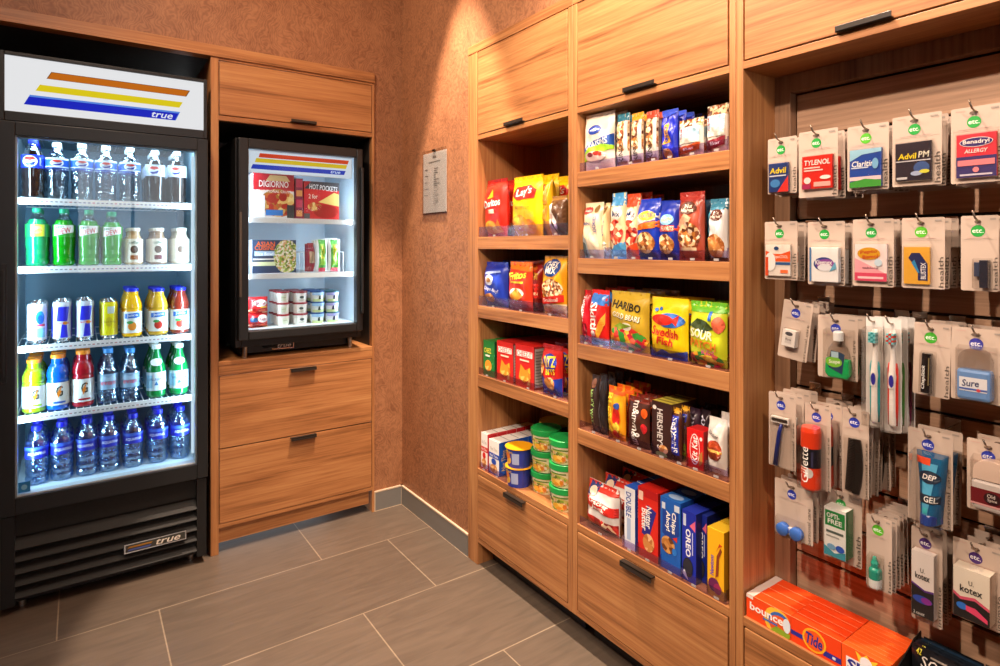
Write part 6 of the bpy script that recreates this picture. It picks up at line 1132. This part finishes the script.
# fifth row
hang(775, 813, 483, 539, 1.305, BL_, p_case, (776, 801.5, 521, 543), 4, 0.026, 'card with blue twin contact lens case, bottom row left', 'contact lens case card', 'lens case card', 'personal care')
OPT = [('r', 0.04, 0.62, 0.96, 0.94, '1d8a40'), ('t', 'OPTI-', 0.42, 0.84, 0.6, 0.10, 'f2f6f0', 0, 0, 0.05), ('t', 'FREE', 0.5, 0.72, 0.66, 0.10, 'f2f6f0', 0, 0, 0.05), ('r', 0.1, 0.48, 0.9, 0.53, '5a6a64'), ('r', 0.1, 0.40, 0.7, 0.43, 'b0b4b0'), ('p', [(0, 0), (1, 0), (1, 0.16), (0.5, 0.08), (0, 0.2)], '3a9ab0'), ('e', 0.75, 0.2, 0.2, 0.07, '2a5ac8'), ('e', 0.35, 0.2, 0.2, 0.06, '7ab0d8')]
hang(824, 862, 492, 562, 1.34, FR_, packet('lens_solution_box', 'f0f2ee', OPT, 0.032, [('r', 0, 0, 1, 1, '1d7a3c')]), (824.5, 846, 509, 557), 1, 0.03, 'card with green and white lens solution box, bottom row', 'lens solution card', 'green lens solution card')
hang(866.5, 892, 517, 590, 1.32, '5ab82c', p_drops, (870, 881.5, 556, 586), 7, 0.018, 'narrow card with tiny teal eye drop bottle, bottom row', 'eye drop card', 'teal eye drop card')
KO1 = [('p', [(0, 0), (1, 0), (1, 0.42), (0.6, 0.40), (0, 0.48)], '1c1a1e'), ('p', [(0, 0.48), (0.6, 0.40), (1, 0.42), (1, 0.45), (0.6, 0.43), (0, 0.51)], '5a2a8a'), ('t', 'U.', 0.5, 0.72, 0.2, 0.07, '2a2a2c'), ('t', 'kotex', 0.5, 0.63, 0.66, 0.10, '2a2a2c', 0, 0, 0.04), ('e', 0.5, 0.27, 0.44, 0.06, '2a4ab0'), ('e', 0.68, 0.27, 0.24, 0.05, '8a2a9a'), ('t', '2 count', 0.35, 0.05, 0.5, 0.05, 'd8d4d0')]
hang(911.5, 942.5, 530, 623.5, 1.36, PU_, packet('tampon_box', 'ece4e0', KO1, 0.018), (911.8, 934, 553, 617), 3, 0.028, 'tall card with white and black box and purple swoosh, bottom row', 'tall white and black box card', 'tall purple dot card', 'intimate')
KO2 = [('p', [(0, 0), (1, 0), (1, 0.30), (0.6, 0.42), (0.2, 0.36), (0, 0.44)], '1c1a1e'), ('p', [(0, 0.44), (0.2, 0.36), (0.6, 0.42), (1, 0.30), (1, 0.36), (0.6, 0.48), (0.2, 0.42), (0, 0.5)], 'e05a7a'), ('t', 'U.', 0.5, 0.74, 0.14, 0.09, '2a2a2c'), ('t', 'kotex', 0.5, 0.60, 0.62, 0.14, '2a2a2c', 0, 0, 0.04), ('e', 0.25, 0.24, 0.16, 0.07, '2f7ae0'), ('p', [(0.36, 0.18), (0.62, 0.14), (0.95, 0.06), (0.95, 0.14), (0.62, 0.28), (0.36, 0.28)], 'f04a7a')]
hang(953, 1004, 544, 624, 1.36, PU_, packet('pad_box', 'f0e8d8', KO2, 0.030), (953.5, 990, 571, 621), 3, 0.036, 'wide card with cream and black box and pink swoosh, bottom row right', 'wide cream box card', 'wide purple dot card', 'intimate')

# ================================================================== on the deck under the rack
g = 'orange laundry boxes on the deck under the rack'
def laundry(xl, xr, n, d, fn, label, noun, short):
    X0 = 1.292; ya = min(0.8205, PR(xl, 620, X0)[0]); yb = PR(xr, 640, X0)[0]
    o = fn(ya - yb, 0.0535, d); o.location = (X0, (ya + yb) / 2, DECK + 0.0006); o.rotation_euler = (0, 0, RW)
    prop(o, label, 'box', g)
    for k in range(1, n):
        c = copy_tree(o); c.location = (X0 + k * (d + 0.0006), (ya + yb) / 2 + random.uniform(-.0008, .0008), DECK + 0.0006)
        prop(c, '%s %s back in the row behind the %s' % (noun, ORD[k], short), 'box', g)
BOU = [('r', 0, 0.86, 0.16, 1, 'e8dcd4'), ('e', 0.72, 0.42, 0.30, 0.62, 'f4c23a'), ('e', 0.78, 0.40, 0.26, 0.5, '3a6ab8'), ('e', 0.78, 0.34, 0.24, 0.42, 'e85a1c'), ('p', [(0.55, 0.0), (0.98, 0.0), (1, 0.2), (0.7, 0.28)], '8aa82a'), ('e', 0.92, 0.5, 0.08, 0.3, 'dfe8f4'), ('t', 'bounce', 0.47, 0.58, 0.76, 0.34, 'f8f2ec', 0, 0, 0.06), ('r', 0.4, 0.28, 0.72, 0.36, '3a6ab8')]
TID = [('r', 0, 0.30, 0.36, 0.48, '2c2f96'), ('r', 0.66, 0.12, 1, 0.34, '2c2f96'), ('e', 0.48, 0.5, 0.24, 0.46, 'f4b426'), ('e', 0.48, 0.5, 0.20, 0.38, 'ee5a1c'), ('t', 'Tide', 0.48, 0.50, 0.34, 0.46, '27308e', -4, 0.1, 0.06), ('r', 0.84, 0.18, 0.90, 0.28, 'd8e0f4')]
SNN = [('p', [(0.38, 0.62), (0.30, 0.98), (0.44, 0.84), (0.54, 1.0), (0.62, 0.84), (0.78, 0.94), (0.68, 0.62)], 'f4d23a'), ('e', 0.53, 0.70, 0.13, 0.2, 'f6eef4'), ('r', 0.10, 0.08, 0.97, 0.62, 'f2eef0'), ('t', 'SUN', 0.53, 0.34, 0.80, 0.46, '2a2a92', 0, 0, 0.07)]
LINE = [('r', 0.0, 0.0, 1, 0.05, 'f6a070')]
laundry(746.5, 790.6, 4, 0.031, lambda w, h, d: carton('dryer_sheet_box', w, h, d, 'ee4a16', BOU, top=LINE + [('r', 0, 0, 0.17, 1, 'd8c8c0')], sidecol='ee4a16'), 'orange dryer sheet box with pale left end, left on the deck', 'dryer sheet box', 'front dryer sheet box')
laundry(791, 841.2, 5, 0.0248, lambda w, h, d: carton('detergent_box', w, h, d, 'ee4414', TID, top=LINE), 'orange detergent box with yellow ring and blue band, middle of the deck', 'ringed detergent box', 'front ringed detergent box')
laundry(841.8, 889, 9, 0.0138, lambda w, h, d: carton('detergent_box', w, h, d, 'f25a1c', SNN, top=LINE), 'orange detergent box with yellow sunburst, beside the black tray', 'sunburst detergent box', 'front sunburst box')
# black display tray with dark packets
ty1 = PR(889.5, 650, X0 := 1.292)[0] - 0.004; tl = empty('display_tray', (X0, ty1, DECK + 0.0006), 'open black display tray beside the orange boxes', 'display tray', None, RW)
mb = MB(); tw, td, th = 0.19, 0.135, 0.072; BT = M('1a1614', 0.5)
mb.box(0, 0, 0, tw, td, 0.002, BT); mb.prism([(0, 0), (0.002, 0), (0.002, 0.03), (0, 0.03)], 0, 0.001, BT)
mb.add([(0, 0, 0.002), (0, td, 0.002), (0, td, 0.078), (0, td * 0.75, 0.074), (0, 0, 0.040), (0.002, 0, 0.002), (0.002, td, 0.002), (0.002, td, 0.078), (0.002, td * 0.75, 0.074), (0.002, 0, 0.040)], [(0, 4, 3, 2, 1), (5, 6, 7, 8, 9), (4, 9, 8, 3), (3, 8, 7, 2), (0, 5, 9, 4)], BT)
mb.box(0.002, td - 0.002, 0.002, tw, td, 0.050, BT); mb.box(tw - 0.002, 0, 0.002, tw, td - 0.002, 0.05, BT); mb.build('tray', tl)
mb = MB(); boxart(mb, 0, tw, 0.0, 0.040, 0.002, '1a1614', [('r', 0, 0.93, 1, 1, 'a08a70')], y1=-0.0005); mb.build('front_lip', tl)
SOY = [('t', 'SOY', 0.40, 0.66, 0.52, 0.26, 'e8e2da', -6, 0, 0.0), ('e', 0.80, 0.5, 0.16, 0.4, '@redbits'), ('t', '42', 0.10, 0.88, 0.10, 0.14, 'd8d03a', 0, 0.2, 0.03), ('r', 0.34, 0.84, 0.62, 0.88, '8a8078')]
PK = [(0.066, '14161c', SOY, 'front black snack packet with white letters in the tray'), (0.084, '161c26', SOY[2:3] + [('e', 0.8, 0.6, 0.16, 0.3, 'd8603a')], 'black snack packet with orange picture, second row of the tray'),
      (0.098, '1a2430', SOY[2:3] + [('e', 0.75, 0.7, 0.18, 0.24, 'c85a5a')], 'blue black snack packet with pink picture, third row of the tray'), (0.112, '20344a', SOY[2:3] + [('r', 0.1, 0.6, 0.9, 0.7, '3a5a78')], 'slate blue snack packet, fourth row of the tray'), (0.125, '12161c', SOY[2:3], 'plain black snack packet at the back of the tray')]
for i, (yy, c, a_, lb) in enumerate(PK):
    o = bag('snack_packet', 0.10, 0.083 - 0.003 * i, 0.011, c, a_, seed=i, crisp=0.5)
    o.location = (X0 + yy - 0.004, PR(911, 645, 1.362)[0] - 0.052, DECK + 0.0035); o.rotation_euler = (0, 0, RW); prop(o, lb, 'packet', 'dark snack packets in the black tray')
    c2 = copy_tree(o); c2.location = o.location + Vector((0.002, -0.105, 0.0)); c2.scale = (0.72, 1, 1); c2.location.y += 0.017
    prop(c2, lb.replace('in the tray', 'at right in the tray').replace('of the tray', 'of the tray, at right'), 'packet', 'dark snack packets in the black tray')
